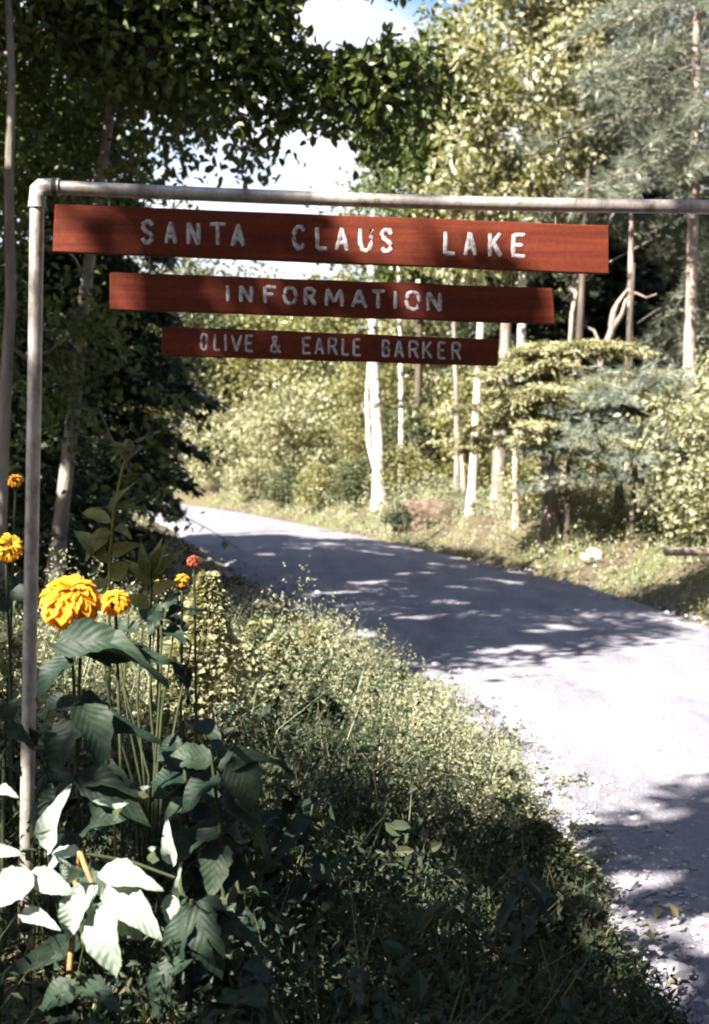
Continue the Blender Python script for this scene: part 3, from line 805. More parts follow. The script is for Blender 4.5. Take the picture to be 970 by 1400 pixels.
# forest filling the middle and the sides, copies of four saplings
G1 = 'bright saplings behind the bend'
pro = [broadleaf('bright sapling behind the bend', -.9, 37, 6.2, [(0, 0, 4.0, 1.6, 1.5, 2.3), (.3, 0, 1.9, 1.3, 1.2, 1.2)], 150, 60, .16, .07, 'bark_grey', 'leaf_light', clump_r=.42, name='sapling', cat='sapling', group=G1),
       broadleaf('bright sapling behind the bend', 1.2, 35, 5.6, [(0, 0, 3.4, 1.5, 1.5, 2.2), (-.3, 0, 1.5, 1.3, 1.2, 1.1)], 150, 60, .16, .07, 'bark_birch', 'leaf_pale', clump_r=.42, name='sapling', cat='sapling', group=G1),
       broadleaf('bright sapling behind the bend', -5.2, 41, 7.0, [(0, 0, 4.5, 1.9, 1.8, 2.6), (.3, 0, 2, 1.5, 1.4, 1.3)], 160, 60, .18, .08, 'bark_dark', 'leaf_woods', clump_r=.46, name='sapling', cat='sapling', group=G1)]
for k, (x, y, s) in enumerate([(-3.0, 40, 1.0), (1.9, 39.5, 1.05), (3.9, 37, 1.0), (-7.6, 46, 1.0), (-1.2, 44, 1.1), (-3.9, 46, 1.1), (.4, 31.5, .62), (5.5, 39, 1.15), (-9.5, 50, 1.1)]):
    dup(pro[k % 3], x, y, s, random.uniform(0, 6.28), 'bright sapling behind the bend', G1)
G2 = 'dark forest trees on the left'
pl = broadleaf('dark forest tree deep in the shade on the left', -11.6, 13, 10, [(0, 0, 6, 2.7, 2.6, 3.4), (0, 0, 3.2, 2.4, 2.4, 1.8)], 230, 65, .17, .16, 'bark_dark', 'leaf_maple', clump_r=.55, name='broadleaf_tree', group=G2)
for k, (x, y, s) in enumerate([(-9.6, 11.0, .85), (-16.5, 21, .9), (-18.5, 26, .95), (-20, 31, 1.0), (-10.4, 8.4, .85), (-14, 16.5, .9), (-23, 36, 1.1), (-18, 17, 1.1)]):
    dup(pl, x, y, s, random.uniform(0, 6.28), 'dark forest tree deep in the shade on the left', G2)
G3 = 'forest trees behind the right bank'
pr = conifer('forest pine behind the right bank', 10.5, 28, 14, 2.6, .22, 'needle_pine', 'bark_pine', .13, 'pine', name='pine_tree', whorl=.5, nb=7, dens=1.3, needle=.24, wid=.024, cat='pine tree', group=G3)
for x, y, s in [(8.5, 38, 1.0), (11.5, 22, .9), (2.6, 41, .95), (12.5, 34, 1.1), (9.4, 17.5, .8)]:
    dup(pr, x, y, s, random.uniform(0, 6.28), 'forest pine behind the right bank', G3)
# unseen forest added right of and behind the camera to block skylight and bounce
for x, y, s in [(-5.0, -8.4, 1.1), (-4.2, -13, 1.1), (-1.4, -7.0, 1.0), (5.9, 2.0, 1.15), (6.2, -2.5, 1.2), (5.8, -6.4, 1.2), (6.6, 7.4, 1.1), (4.8, -11, 1.2)]:
    dup(pl, x, y, s, random.uniform(0, 6.28), 'unseen forest tree added beside the road to hold back skylight', 'unseen forest trees added round the road to hold back skylight')
G4 = 'unseen forest trees added round the road to hold back skylight'
for x, y, s in [(8.2, 9.5, 1.0), (7.6, 4.5, .95), (8.8, .5, 1.0), (7.4, -4, 1.05), (5.8, -9, 1.0), (1.5, -14, 1.1), (-2.6, -9.5, .8), (10.5, 6.5, 1.1), (-7, -13, 1.0)]:
    dup(pl, x, y, s, random.uniform(0, 6.28), 'unseen forest tree added beside the road to hold back skylight', G4)
# the far woods, one mass
mb = MB()
n = 900
a = RNG.uniform(-24, 26, n); yy = 50 + RNG.uniform(0, 9, n) - .008 * a ** 2
hmax = 10.1 + 1.6 * np.sin(a * .55) + 1.1 * np.sin(a * 1.35 + 1) - 1.6 * np.exp(-((a + 1.2) / 2.2) ** 2)
zc = RNG.uniform(0, 1, n) ** .8 * hmax
P = np.repeat(np.stack([a, yy, zc], -1), 60, 0) + RNG.normal(size=(n * 60, 3)) * np.array([.75, .75, .5])
leaf_quads(mb, P[P[:, 2] > 0], .26)
o = mb.build('far_woods', M['leaf_woods'], smooth=False)
tag(o, 'hazy green woods closing the view beyond the bend', None, kind='stuff')
mb = MB()
for k in range(60):
    x = random.uniform(-24, 26); y = random.uniform(50, 57)
    tube(mb, curve((x, y, 0), (x + random.uniform(-.5, .5), y, random.uniform(7, 9.5)), 4), [.13, .11, .08, .04], 6)
o2 = mb.build('trunks', M['bark_grey'], o); o2['kind'] = 'stuff'

# ---------------------------------------------------------------- bare trunks, pole, snag, rock, log
def stick(name, label, cat, pts, rad, m, k=10, wob=.05, extra=None, group=None):
    p0 = pts[0]
    zb = hz(p0.x, p0.y)
    root = thing(name, label, cat, (p0.x, p0.y, zb), group)
    mb = MB()
    pts = [Vector((p0.x, p0.y, zb - .15))] + pts[1:]
    P = []
    for a_, b_ in zip(pts[:-1], pts[1:]):
        P += [a_.lerp(b_, q / 4) for q in range(4)]
    P.append(pts[-1])
    rr_ = np.interp(np.linspace(0, 1, len(P)), np.linspace(0, 1, len(rad)), rad)
    rr_[0] *= 1.6; rr_[1] *= 1.25
    tube(mb, [p - root.location for p in P], rr_, k, wob)
    mb.build('trunk', M[m], root)
    return root
tr1 = stick('birch_tree', 'white birch trunk rising from the bank below the lowest board', 'birch tree', [at(521, 700, 26.0), at(517, 600, 26.0), at(512, 500, 26.0), at(508, 380, 26.0), at(512, 280, 26.0)], [.16, .125, .105, .085, .05], 'bark_birch')
mb = MB()
c = [at(512, 400, 26.0), at(470, 330, 26.0), at(560, 300, 26.0), at(500, 270, 26.0), at(545, 245, 26.0)]
C = np.array([tuple(q - tr1.location) for q in c])
P = np.repeat(C, 260, 0) + RNG.normal(size=(260 * len(C), 3)) * np.array([.45, .5, .4])
leaf_quads(mb, P, .13)
mb.build('crown', M['leaf_maple'], tr1, smooth=False)
mb = MB()
tube(mb, [q - tr1.location for q in (at(519, 660, 26.1), at(505, 610, 26.2), at(502, 540, 26.2), at(507, 470, 26.1))], [.06, .055, .045, .03], 8, .05)
tube(mb, [q - tr1.location for q in (at(515, 590, 26.0), at(500, 565, 25.9), at(494, 552, 25.9))], [.03, .02, .01], 6, .05)
mb.build('limb', M['bark_birch'], tr1)
stick('wooden_pole', 'smooth pale wooden pole leaning slightly right on the right bank', 'pole', [at(643, 716, 22.0), at(650, 600, 22.0), at(655, 500, 22.0), at(659, 420, 22.0)], [.085, .075, .07, .065], 'pole_wood', wob=.015)
stick('dead_stem', 'short bleached dead stem just left of the leaning pole', 'dead tree', [at(636, 690, 24.0), at(634, 650, 24.0), at(630, 615, 24.0)], [.06, .05, .02], 'dead_wood')
stick('bare_tree', 'dark trunk with pale patches right of the leaning pole', 'tree trunk', [at(682, 690, 22), at(684, 600, 22), at(690, 520, 22), at(693, 420, 22)], [.15, .13, .11, .09], 'bark_grey')
stick('bare_tree', 'slim yellowish trunk standing right of the patchy dark one', 'tree trunk', [at(707, 700, 20), at(706, 640, 20), at(708, 560, 20), at(706, 480, 20)], [.06, .05, .045, .04], 'dead_wood')
stick('tree_stump', 'rough pinkish broken stump on the right bank', 'stump', [at(757, 716, 18.5), at(752, 670, 18.5), at(748, 610, 18.5)], [.16, .12, .095], 'bark_pine', wob=.12)
stick('bare_tree', 'short grey broken trunk below the middle board end', 'tree trunk', [at(742, 600, 21), at(742, 520, 21), at(744, 470, 21)], [.09, .08, .06], 'bark_pine', wob=.1)
for lab_, x_, y_, h_, r_, mt in [('thin grey trunk rising behind the dead stem by the pole', 2.1, 25, 5.5, .06, 'bark_grey'), ('thin dark trunk in the undergrowth right of the stump', 3.75, 21.5, 6, .07, 'bark_dark'),
                                   ('slim pinkish trunk between the snag and the pine', 5.0, 22.8, 7, .06, 'bark_pine'), ('thin dark trunk in the hollow under the silvery boughs', 4.0, 18.8, 4, .05, 'bark_dark'),
                                   ('pale thin trunk between the birch and the pole', 1.05, 27.5, 6, .06, 'bark_birch'), ('grey trunk right of the pale trunked pine', 6.9, 23.4, 8, .07, 'bark_grey')]:
    zz_ = hz(x_, y_); l_ = random.uniform(-.35, .35)
    stick('bare_tree', lab_, 'tree trunk', [Vector((x_, y_, zz_)), Vector((x_ + l_ * .4, y_, zz_ + h_ * .4)), Vector((x_ + l_ * 1.3, y_ + .1, zz_ + h_))], [r_ * 1.3, r_, r_ * .5], mt)
sn = stick('twisted_snag', 'bleached twisted dead snag in the dark gap at right', 'dead tree', [at(812, 660, 21.5), at(816, 540, 21.5), at(822, 492, 21.5), at(836, 455, 21.5), at(838, 430, 21.5), at(845, 412, 21.5)], [.07, .06, .055, .06, .05, .025], 'bark_pine', wob=.14)
mb = MB()
for pts, r in (([at(836, 452, 21.5), at(851, 430, 21.45), at(856, 410, 21.4), at(868, 402, 21.4)], [.05, .04, .025, .012]),
               ([at(845, 414, 21.5), at(858, 396, 21.5), at(884, 407, 21.4), at(898, 402, 21.4)], [.035, .025, .015, .008]),
               ([at(826, 482, 21.5), at(812, 452, 21.6), at(790, 440, 21.6)], [.03, .02, .01])):
    tube(mb, [q - sn.location for q in pts], r, 7, .1)
mb.build('broken_limb', M['bark_pine'], sn)
sn2 = stick('dead_stem', 'thin bare forked dead stem among the dark spruces', 'dead tree', [at(770, 640, 24), at(782, 430, 24), at(792, 380, 24), at(803, 330, 24)], [.05, .04, .03, .015], 'dead_wood')
mb = MB()
for pts in ([at(770, 410, 24), at(830, 360, 24), at(905, 320, 23.8)], [at(700, 345, 24), at(740, 335, 24), at(782, 315, 24)], [at(785, 400, 24), at(775, 378, 24), at(768, 365, 24)]):
    tube(mb, [q - sn2.location for q in pts], [.02, .014, .006], 6, .05)
mb.build('bare_branch', M['dead_wood'], sn2)

def rock(name, label, cat, loc_, s, m, n=2, group=None):
    bm = bmesh.new()
    bmesh.ops.create_icosphere(bm, subdivisions=n, radius=1)
    ph = [random.uniform(0, 6) for _ in range(6)]
    for v in bm.verts:
        c = v.co
        f = 1 + .16 * math.sin(c.x * 3 + ph[0]) * math.sin(c.y * 3 + ph[1]) + .12 * math.sin(c.z * 4 + ph[2] + c.x * 2) + random.uniform(-.05, .05)
        v.co = Vector((c.x * s[0], c.y * s[1], c.z * s[2])) * f
    me = bpy.data.meshes.new(name); bm.to_mesh(me); bm.free()
    me.materials.append(M[m])
    o = link(name, me, None, loc_)
    return tag(o, label, cat, group)
g_ = on_ground(811, 770)
rock('boulder', 'white boulder lying in the weeds on the right bank', 'boulder', (g_.x, g_.y, g_.z + .09), (.16, .13, .10), 'rock', 3)
# bare earth showing where the bank is cut away, and a dark bush put in for the shaded hollow beside it
bk = rock('bank', 'bare brown earth where the right bank is cut away by the road', None, (1.45, 22.9, hz(1.45, 22.9) - .05), (.75, .5, .44), 'soil', 4)
bk['kind'] = 'structure'
shrub('low dark bush put in for the shaded hollow at the foot of the white birch trunk', .98, 22.9, .42, .55, 40, 60, .06, 'needle_dark', cr=.16)
lg = at(950, 756, 14.2)
zl = hz(lg.x, 14.2) + .07
mb = MB()
tube(mb, curve((-.35, 0, 0), (1.1, .15, .03), 8, 0, .006), [.045, .05, .048, .05, .047, .05, .046, .042], 10, .05)
o = mb.build('fallen_log', M['dead_wood'], None, (lg.x, 14.2, lg.z if abs(lg.z - zl) < .4 else zl))
tag(o, 'pale fallen log lying at the right edge under the large shrub', 'log')

# ---------------------------------------------------------------- gravel, weeds and grass
def inside_road(x, y):
    dl, dr = road_uv(x, y)
    return (dl < 0) & (dr < 0), dl, dr
def stones(n, xr, yr, smin, smax, edge=False):
    ico = bmesh.new(); bmesh.ops.create_icosphere(ico, subdivisions=1, radius=1)
    bv = np.array([tuple(v.co) for v in ico.verts]); bf = np.array([[v.index for v in f.verts] for f in ico.faces]); ico.free()
    x = RNG.uniform(*xr, n); y = yr[0] + (yr[1] - yr[0]) * RNG.uniform(0, 1, n) ** 1.6
    _, dl, dr = inside_road(x, y)
    if edge:
        k = (np.minimum(abs(dl), abs(dr)) < .55)
    else:
        k = (dl < .15) & (dr < .15)
    x, y = x[k], y[k]
    n = len(x)
    s = (smin + (smax - smin) * RNG.uniform(0, 1, n) ** 3)[:, None, None] * RNG.uniform(.55, 1.2, (n, 1, 3)) * np.array([1, 1, .6])
    ang = RNG.uniform(0, 6.28, n); ca, sa = np.cos(ang), np.sin(ang)
    V = bv[None] * s * (1 + .12 * RNG.normal(size=(n, len(bv), 1)))
    Vx = V[..., 0] * ca[:, None] - V[..., 1] * sa[:, None]; Vy = V[..., 0] * sa[:, None] + V[..., 1] * ca[:, None]
    zb = np.where((dl[k] > 0) | (dr[k] > 0), height(x, y), .03)
    V = np.stack([Vx + x[:, None], Vy + y[:, None], V[..., 2] + zb[:, None] + s[:, :, 2] * .3], -1)
    Fc = bf[None] + (np.arange(n) * len(bv))[:, None, None]
    return V.reshape(-1, 3), Fc.reshape(-1, 3)
mb = MB()
mb.add(*stones(22000, (.3, 4.6), (2.4, 10), .004, .019))
mb.add(*stones(600, (.3, 4.6), (2.4, 5.2), .010, .026))
mb.add(*stones(7000, (-3.5, 4.6), (2.4, 18), .008, .05, True))
o = mb.build('gravel', M['gravel'], smooth=False)
tag(o, 'loose grey stones scattered over the near road and its edges', None, kind='stuff')

mb = MB()
xl = RNG.uniform(-3.2, 5.4, 9000); yl = RNG.uniform(2.2, 20, 9000)
_, dl, dr = inside_road(xl, yl)
kl = ((np.minimum(np.abs(dl), np.abs(dr)) < .3) & (RNG.uniform(size=9000) < .2)) | (RNG.uniform(size=9000) < np.where((dl < 0) & (dr < 0), .004, .45))
P = np.stack([xl, yl, np.where((dl < 0) & (dr < 0), .045, height(xl, yl) + .02)], -1)[kl]
leaf_quads(mb, P, .055, aspect=.6, droop=0, flat=4, fold=.1, up=(0, 0, 1))
o = mb.build('leaf_litter', M['straw'], smooth=False)
tag(o, 'dry fallen leaves strewn along the road edges and under the trees', None, kind='stuff')
def blades(mb, P, Hh, wid, bend=.35, k=5, spread=.08):
    """k curved grass blades per point"""
    n = len(P) * k
    P = np.repeat(P, k, 0) + RNG.normal(size=(n, 3)) * np.array([spread, spread, 0])
    h = np.repeat(Hh, k)[:, None] * RNG.uniform(.5, 1.15, (n, 1))
    a = RNG.uniform(0, 6.28, n); d = np.stack([np.cos(a), np.sin(a), np.zeros(n)], -1)
    s = np.stack([-np.sin(a), np.cos(a), np.zeros(n)], -1) * wid * RNG.uniform(.6, 1.3, (n, 1))
    b = bend * RNG.uniform(.2, 1.5, (n, 1))
    up = np.array([0, 0, 1.0])
    m1 = P + up * h * .55 + d * h * b * .3
    tip = P + up * h * (1 - .25 * b) + d * h * b
    V = np.stack([P - s, P + s, m1 + s * .8, m1 - s * .8, tip], 1)
    base = np.arange(n)[:, None] * 5
    q = np.concatenate([base + np.array([[0, 1, 2, 3]])], 0)
    t3 = base + np.array([[3, 2, 4]])
    mb.add(V.reshape(-1, 3), q)
    mb.f.append(t3 + (mb.n - len(V) * 5))
def sprigs(mb, P, Hh, leaf, per, spread=.10, aspect=.5, six=False):
    n = len(P) * per
    t = RNG.uniform(.1, 1, n)
    a = RNG.uniform(0, 6.28, len(P)); ln = RNG.uniform(0, .35, len(P))
    axis = np.stack([np.cos(a) * ln, np.sin(a) * ln, np.ones(len(P))], -1)
    Q = np.repeat(P, per, 0) + np.repeat(axis * Hh[:, None], per, 0) * t[:, None]
    rad = spread * (1.15 - t)[:, None]
    Q += RNG.normal(size=(n, 3)) * np.array([1, 1, .35]) * rad
    leaf_quads(mb, Q, leaf, aspect=aspect, droop=.1, flat=.5, six=six)
def scatter(n, xr, yr, fn, pw=1.0):
    x = RNG.uniform(*xr, n); y = yr[0] + (yr[1] - yr[0]) * RNG.uniform(0, 1, n) ** pw
    dl, dr = road_uv(x, y)
    k = fn(x, y, dl, dr)
    x, y = x[k], y[k]
    return np.stack([x, y, height(x, y)], -1), dl[k], dr[k]

# near verge, left of the road
mbw, mbg, mbd, mbp = MB(), MB(), MB(), MB()
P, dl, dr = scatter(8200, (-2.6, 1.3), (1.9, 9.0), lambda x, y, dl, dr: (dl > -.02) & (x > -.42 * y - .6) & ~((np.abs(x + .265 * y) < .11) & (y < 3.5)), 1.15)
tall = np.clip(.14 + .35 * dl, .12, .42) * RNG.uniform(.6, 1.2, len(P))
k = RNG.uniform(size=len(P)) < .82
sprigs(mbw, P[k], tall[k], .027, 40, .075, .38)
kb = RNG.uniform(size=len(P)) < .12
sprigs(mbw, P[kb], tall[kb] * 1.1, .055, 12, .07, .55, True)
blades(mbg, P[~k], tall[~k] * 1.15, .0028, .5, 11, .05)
P, dl, dr = scatter(3300, (-2.2, 1.2), (4.4, 8.6), lambda x, y, dl, dr: (dl > -.28 + .22 * np.sin(y * 5.1) * np.sin(y * 2.3 + 1)) & (dl < 2.2))
tall = np.clip(.2 + .32 * dl, .15, .5) * RNG.uniform(.7, 1.25, len(P)) * (1 + .42 * np.sin(P[:, 0] * 4.1 + P[:, 1] * 1.7) * np.sin(P[:, 1] * 3.3 - P[:, 0] * 1.2))
kg = RNG.uniform(size=len(P)) < .3
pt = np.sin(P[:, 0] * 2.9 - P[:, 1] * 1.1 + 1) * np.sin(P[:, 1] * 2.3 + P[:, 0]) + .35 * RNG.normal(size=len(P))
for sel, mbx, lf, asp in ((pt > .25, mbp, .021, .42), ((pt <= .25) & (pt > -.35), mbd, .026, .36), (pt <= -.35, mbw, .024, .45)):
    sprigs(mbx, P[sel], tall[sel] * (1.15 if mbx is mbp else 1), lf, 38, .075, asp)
blades(mbp, P[kg], tall[kg] * 1.15, .0022, .6, 5, .06)
# farther verge at left, shaded
P, dl, dr = scatter(800, (-8, .5), (8.5, 24), lambda x, y, dl, dr: (dl > .3) & (dl < 3.5))
tall = np.clip(.06 + .18 * dl, .05, .4) * RNG.uniform(.6, 1.2, len(P))
sprigs(mbw, P, tall, .06, 14, .12)
# right bank and the forest edge
P, dl, dr = scatter(7500, (-4, 7.5), (8.5, 34), lambda x, y, dl, dr: (dr > .0) & (dr < 4.5))
tall = np.clip(.10 + .22 * dr, .09, .5) * RNG.uniform(.6, 1.3, len(P))
k = RNG.uniform(size=len(P)) < .7
kp = k & (np.sin(P[:, 0] * 1.9 + P[:, 1] * .8) + .5 * RNG.normal(size=len(P)) > -.35)
sprigs(mbp, P[kp], tall[kp] * 1.15, .055, 18, .12)
kd = k & ~kp
sprigs(mbd, P[kd], tall[kd], .055, 16, .12)
blades(mbp, P[~k], tall[~k] * 1.1, .005, .5, 10, .12)
P, dl, dr = scatter(1500, (1, 8), (11, 26), lambda x, y, dl, dr: (dr > .9) & (dr < 5))
kk = np.sin(P[:, 0] * 2.3 + P[:, 1]) * np.sin(P[:, 1] * 1.7 - P[:, 0]) + .3 * RNG.normal(size=len(P))
sprigs(mbp, P[kk > 0], RNG.uniform(.25, .8, (kk > 0).sum()), .055, 28, .14, .5)
sprigs(mbw, P[kk < -.1], RNG.uniform(.2, .6, (kk < -.1).sum()), .06, 22, .14, .5)
P, dl, dr = scatter(1500, (-8, 9), (16, 44), lambda x, y, dl, dr: (dr > 3))
sprigs(mbd, P, RNG.uniform(.2, .7, len(P)), .10, 14, .2)
P, dl, dr = scatter(1300, (-9, 3), (24, 46), lambda x, y, dl, dr: (dl > .2) | (dr > .3))
sprigs(mbd, P[::2], RNG.uniform(.1, .5, len(P[::2])), .09, 16, .2)
sprigs(mbp, P[1::2], RNG.uniform(.15, .8, len(P[1::2])), .09, 18, .2)
xb = RNG.uniform(.8, 2.6, 220); yb = RNG.uniform(22.3, 24.0, 220)
kb = (np.abs(xb - 1.4) > .5) | (yb > 23.3)
P = np.stack([xb, yb, height(xb, yb) + np.where(np.hypot(xb - 1.5, yb - 23.0) < .5, .2, 0)], -1)[kb]
sprigs(mbd, P, RNG.uniform(.15, .4, len(P)), .055, 16, .10)
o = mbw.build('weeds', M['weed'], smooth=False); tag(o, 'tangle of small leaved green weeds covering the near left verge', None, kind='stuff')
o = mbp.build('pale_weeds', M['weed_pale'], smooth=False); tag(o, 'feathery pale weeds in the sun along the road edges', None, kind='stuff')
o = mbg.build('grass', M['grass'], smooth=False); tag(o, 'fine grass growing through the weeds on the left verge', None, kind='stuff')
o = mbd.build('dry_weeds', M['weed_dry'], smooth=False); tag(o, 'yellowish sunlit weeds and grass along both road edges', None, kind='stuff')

# ---------------------------------------------------------------- garden plants in front
def leaf_mesh(name, m, fold=.18, droop=.3, wav=.03, sharp=.9, nl=11, nw=2):
    V, Fc = [], []
    sk = random.uniform(-.12, .12)
    for i in range(nl + 1):
        t = i / nl
        w = .5 * math.sin(math.pi * min(1, t ** .75 * .97 + .03)) ** sharp
        w *= 1 + (.07 if i % 2 else -.05) + random.uniform(-.04, .04)
        if i == nl: w = .01
        for j in range(nw + 1):
            u = (j / nw - .5) * 2
            V.append((u * w + sk * t * t, t, fold * abs(u) * w * 1.2 - droop * t * t + wav * math.sin(9 * t + 2.2 * u) * abs(u) + random.uniform(-.012, .012)))
    for i in range(nl):
        for j in range(nw):
            a = i * (nw + 1) + j
            Fc.append((a, a + 1, a + nw + 2, a + nw + 1))
    mb = MB(); mb.add(V, Fc)
    me = mb.mesh(name); me.materials.append(m)
    return me
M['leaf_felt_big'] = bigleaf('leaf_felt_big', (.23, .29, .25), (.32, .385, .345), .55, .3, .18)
FELT = [leaf_mesh('felt_leaf', M['leaf_felt_big'], .25, d, w) for d, w in ((.15, .05), (.3, .07), (.05, .08), (.4, .06))]
BROAD = [leaf_mesh('broad_leaf', M['leaf_broad'], .2, d, w, .8) for d, w in ((.25, .06), (.45, .08), (.12, .08), (.6, .07), (.3, .1))]
STALK = [leaf_mesh('stalk_leaf', M['leaf_stalk'], .22, d, .03, 1.1) for d in (.3, .5)]
def put_leaf(root, mesh, base, tip, width, face=None, roll=0.0):
    if mesh in BROAD: width *= .88
    """one leaf object from base to tip with its upper side turned towards face"""
    d = tip - base; L = d.length; yv = d.normalized()
    f = (face or Vector((-.3, -.6, .6))).normalized()
    xv = yv.cross(f).normalized(); zv = xv.cross(yv).normalized()
    if roll:
        R_ = Matrix.Rotation(roll, 3, yv); xv = R_ @ xv; zv = R_ @ zv
    b = base - root.location
    o = link('leaf', mesh, root)
    o.matrix_local = Matrix(((xv.x * width, yv.x * L, zv.x * L, b.x), (xv.y * width, yv.y * L, zv.y * L, b.y), (xv.z * width, yv.z * L, zv.z * L, b.z), (0, 0, 0, 1)))
    return o
def stem(root, pts, r0, r1, m='stem', name='stem'):
    mb = MB()
    P = []
    for a_, b_ in zip(pts[:-1], pts[1:]):
        P += [a_.lerp(b_, q / 3) for q in range(3)]
    P.append(pts[-1])
    tube(mb, [p - root.location for p in P], np.linspace(r0, r1, len(P)), 7, .03)
    return mb.build(name, M[m], root)
def base_of(x, y, dx=0):
    return Vector((x, y, hz(x, y) - .03))

# pale felted plant, lower left
D0 = 2.62
b0 = base_of(-.62, D0 + .05)
pale = thing('leafy_plant', 'plant with broad pale felted leaves in a sunny patch at the foot of the post', 'plant', b0)
hub = at(126, 1206, D0 - .03)
stem(pale, [b0, at(96, 1330, D0 + .04), at(104, 1215, D0 + .03), at(109, 1163, D0)], .008, .006, 'stem_brown')
stem(pale, [at(109, 1163, D0), at(117, 1185, D0 - .02), hub], .0065, .005, 'stem_brown')
FL = [((66, 1166), (82, 1077), 34), ((109, 1162), (56, 1180), 26), ((112, 1200), (80, 1178), 26), ((45, 1195), (-16, 1232), 52), ((40, 1195), (102, 1218), 34),
      ((124, 1206), (76, 1288), 42), ((129, 1207), (126, 1262), 30), ((146, 1233), (140, 1340), 62), ((142, 1214), (224, 1275), 48), ((136, 1192), (214, 1206), 38),
      ((158, 1238), (197, 1286), 36), ((237, 1183), (223, 1130), 20), ((217, 1177), (203, 1156), 18), ((257, 1228), (234, 1198), 14), ((228, 1225), (256, 1270), 32),
      ((-6, 1160), (22, 1166), 18), ((28, 1248), (80, 1264), 24), ((-6, 1080), (20, 1084), 18), ((160, 1120), (170, 1095), 16), ((203, 1090), (186, 1072), 12), ((150, 1100), (130, 1095), 12)]
for k, ((x0, y0), (x1, y1), w) in enumerate(FL):
    dd = random.uniform(-.05, .06)
    p0 = at(x0, y0, D0 + dd * .3); p1 = at(x1, y1, D0 + dd - .04)
    put_leaf(pale, FELT[k % 4], p0, p1, w / F * D0, Vector((-.35, -.75, .5)), random.uniform(-.35, .35))
stem(pale, [at(104, 1215, D0 + .03), at(70, 1190, D0 + .03), at(50, 1194, D0 + .02)], .004, .003, 'stem', 'twig')
stem(pale, [at(109, 1166, D0), at(180, 1178, D0 + .03), at(240, 1200, D0 + .02)], .004, .003, 'stem', 'twig')
stem(pale, [at(70, 1190, D0 + .03), at(66, 1166, D0 + .01)], .003, .003, 'stem', 'twig')

# dark broad-leaved plants
def broad_plant(label, base, tops, leaves, D, mesh=BROAD, group=None, name='leafy_plant', r=.007, face=(-.1, -.5, .8), sm_='stem'):
    root = thing(name, label, 'plant', base, group)
    for tpts in tops:
        stem(root, [base] + [at(x, y, D) for x, y in tpts], r, r * .6, sm_)
    for k, ((x0, y0), (x1, y1), w, dd) in enumerate(leaves):
        put_leaf(root, mesh[k % len(mesh)], at(x0, y0, D), at(x1, y1, D + dd), w / F * D, Vector(face) + Vector((random.uniform(-.3, .3), random.uniform(-.3, .3), 0)), random.uniform(-.3, .3))
    return root
def auto_leaves(n, x, y0, y1, L, w):
    out = []
    for k in range(n):
        yy = y0 + (y1 - y0) * (k + random.random()) / n
        a = random.choice((-1, 1)) * random.uniform(.3, 1)
        out.append(((x, yy), (x + a * L, yy + random.uniform(-.2, .6) * L), w * random.uniform(.7, 1.2), random.uniform(-.15, .12)))
    return out
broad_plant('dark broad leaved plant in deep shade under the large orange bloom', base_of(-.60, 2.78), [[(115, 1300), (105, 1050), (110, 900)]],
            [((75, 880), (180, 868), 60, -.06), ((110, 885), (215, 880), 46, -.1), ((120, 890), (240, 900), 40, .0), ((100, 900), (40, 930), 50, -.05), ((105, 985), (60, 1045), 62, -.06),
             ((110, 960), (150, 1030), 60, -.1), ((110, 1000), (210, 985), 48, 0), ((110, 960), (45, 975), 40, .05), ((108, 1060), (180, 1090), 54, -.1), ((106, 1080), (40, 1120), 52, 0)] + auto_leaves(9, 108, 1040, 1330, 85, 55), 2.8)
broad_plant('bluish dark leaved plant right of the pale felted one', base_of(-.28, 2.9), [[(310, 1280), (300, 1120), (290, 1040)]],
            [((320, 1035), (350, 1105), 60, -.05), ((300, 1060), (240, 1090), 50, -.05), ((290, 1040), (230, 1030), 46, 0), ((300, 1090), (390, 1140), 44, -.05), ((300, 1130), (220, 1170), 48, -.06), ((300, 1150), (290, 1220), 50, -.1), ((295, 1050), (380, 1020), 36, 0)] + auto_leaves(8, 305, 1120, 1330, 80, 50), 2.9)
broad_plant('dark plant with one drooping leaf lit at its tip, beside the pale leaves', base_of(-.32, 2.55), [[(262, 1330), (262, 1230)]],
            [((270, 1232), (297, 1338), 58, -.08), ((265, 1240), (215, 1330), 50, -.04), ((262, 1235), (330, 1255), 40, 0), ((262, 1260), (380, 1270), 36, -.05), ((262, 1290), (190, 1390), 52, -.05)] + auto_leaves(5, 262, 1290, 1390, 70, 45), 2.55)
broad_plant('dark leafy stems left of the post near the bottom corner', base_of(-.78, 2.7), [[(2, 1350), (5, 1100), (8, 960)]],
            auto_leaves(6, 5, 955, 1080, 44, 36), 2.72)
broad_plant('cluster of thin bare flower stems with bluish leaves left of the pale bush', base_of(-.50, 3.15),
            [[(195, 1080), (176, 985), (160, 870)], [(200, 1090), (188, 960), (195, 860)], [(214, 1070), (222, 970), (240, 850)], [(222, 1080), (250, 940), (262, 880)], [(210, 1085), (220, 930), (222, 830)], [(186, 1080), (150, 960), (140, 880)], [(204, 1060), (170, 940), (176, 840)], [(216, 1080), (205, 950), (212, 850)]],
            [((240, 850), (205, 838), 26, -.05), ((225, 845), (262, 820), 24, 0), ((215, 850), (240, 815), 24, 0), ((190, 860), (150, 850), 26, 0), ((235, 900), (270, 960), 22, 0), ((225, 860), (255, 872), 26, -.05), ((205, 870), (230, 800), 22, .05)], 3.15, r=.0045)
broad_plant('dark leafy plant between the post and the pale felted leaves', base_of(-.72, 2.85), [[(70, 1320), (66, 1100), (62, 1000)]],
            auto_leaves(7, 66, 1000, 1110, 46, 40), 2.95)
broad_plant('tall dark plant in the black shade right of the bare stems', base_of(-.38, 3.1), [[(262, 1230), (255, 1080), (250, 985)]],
            auto_leaves(18, 255, 985, 1230, 62, 44), 3.1)
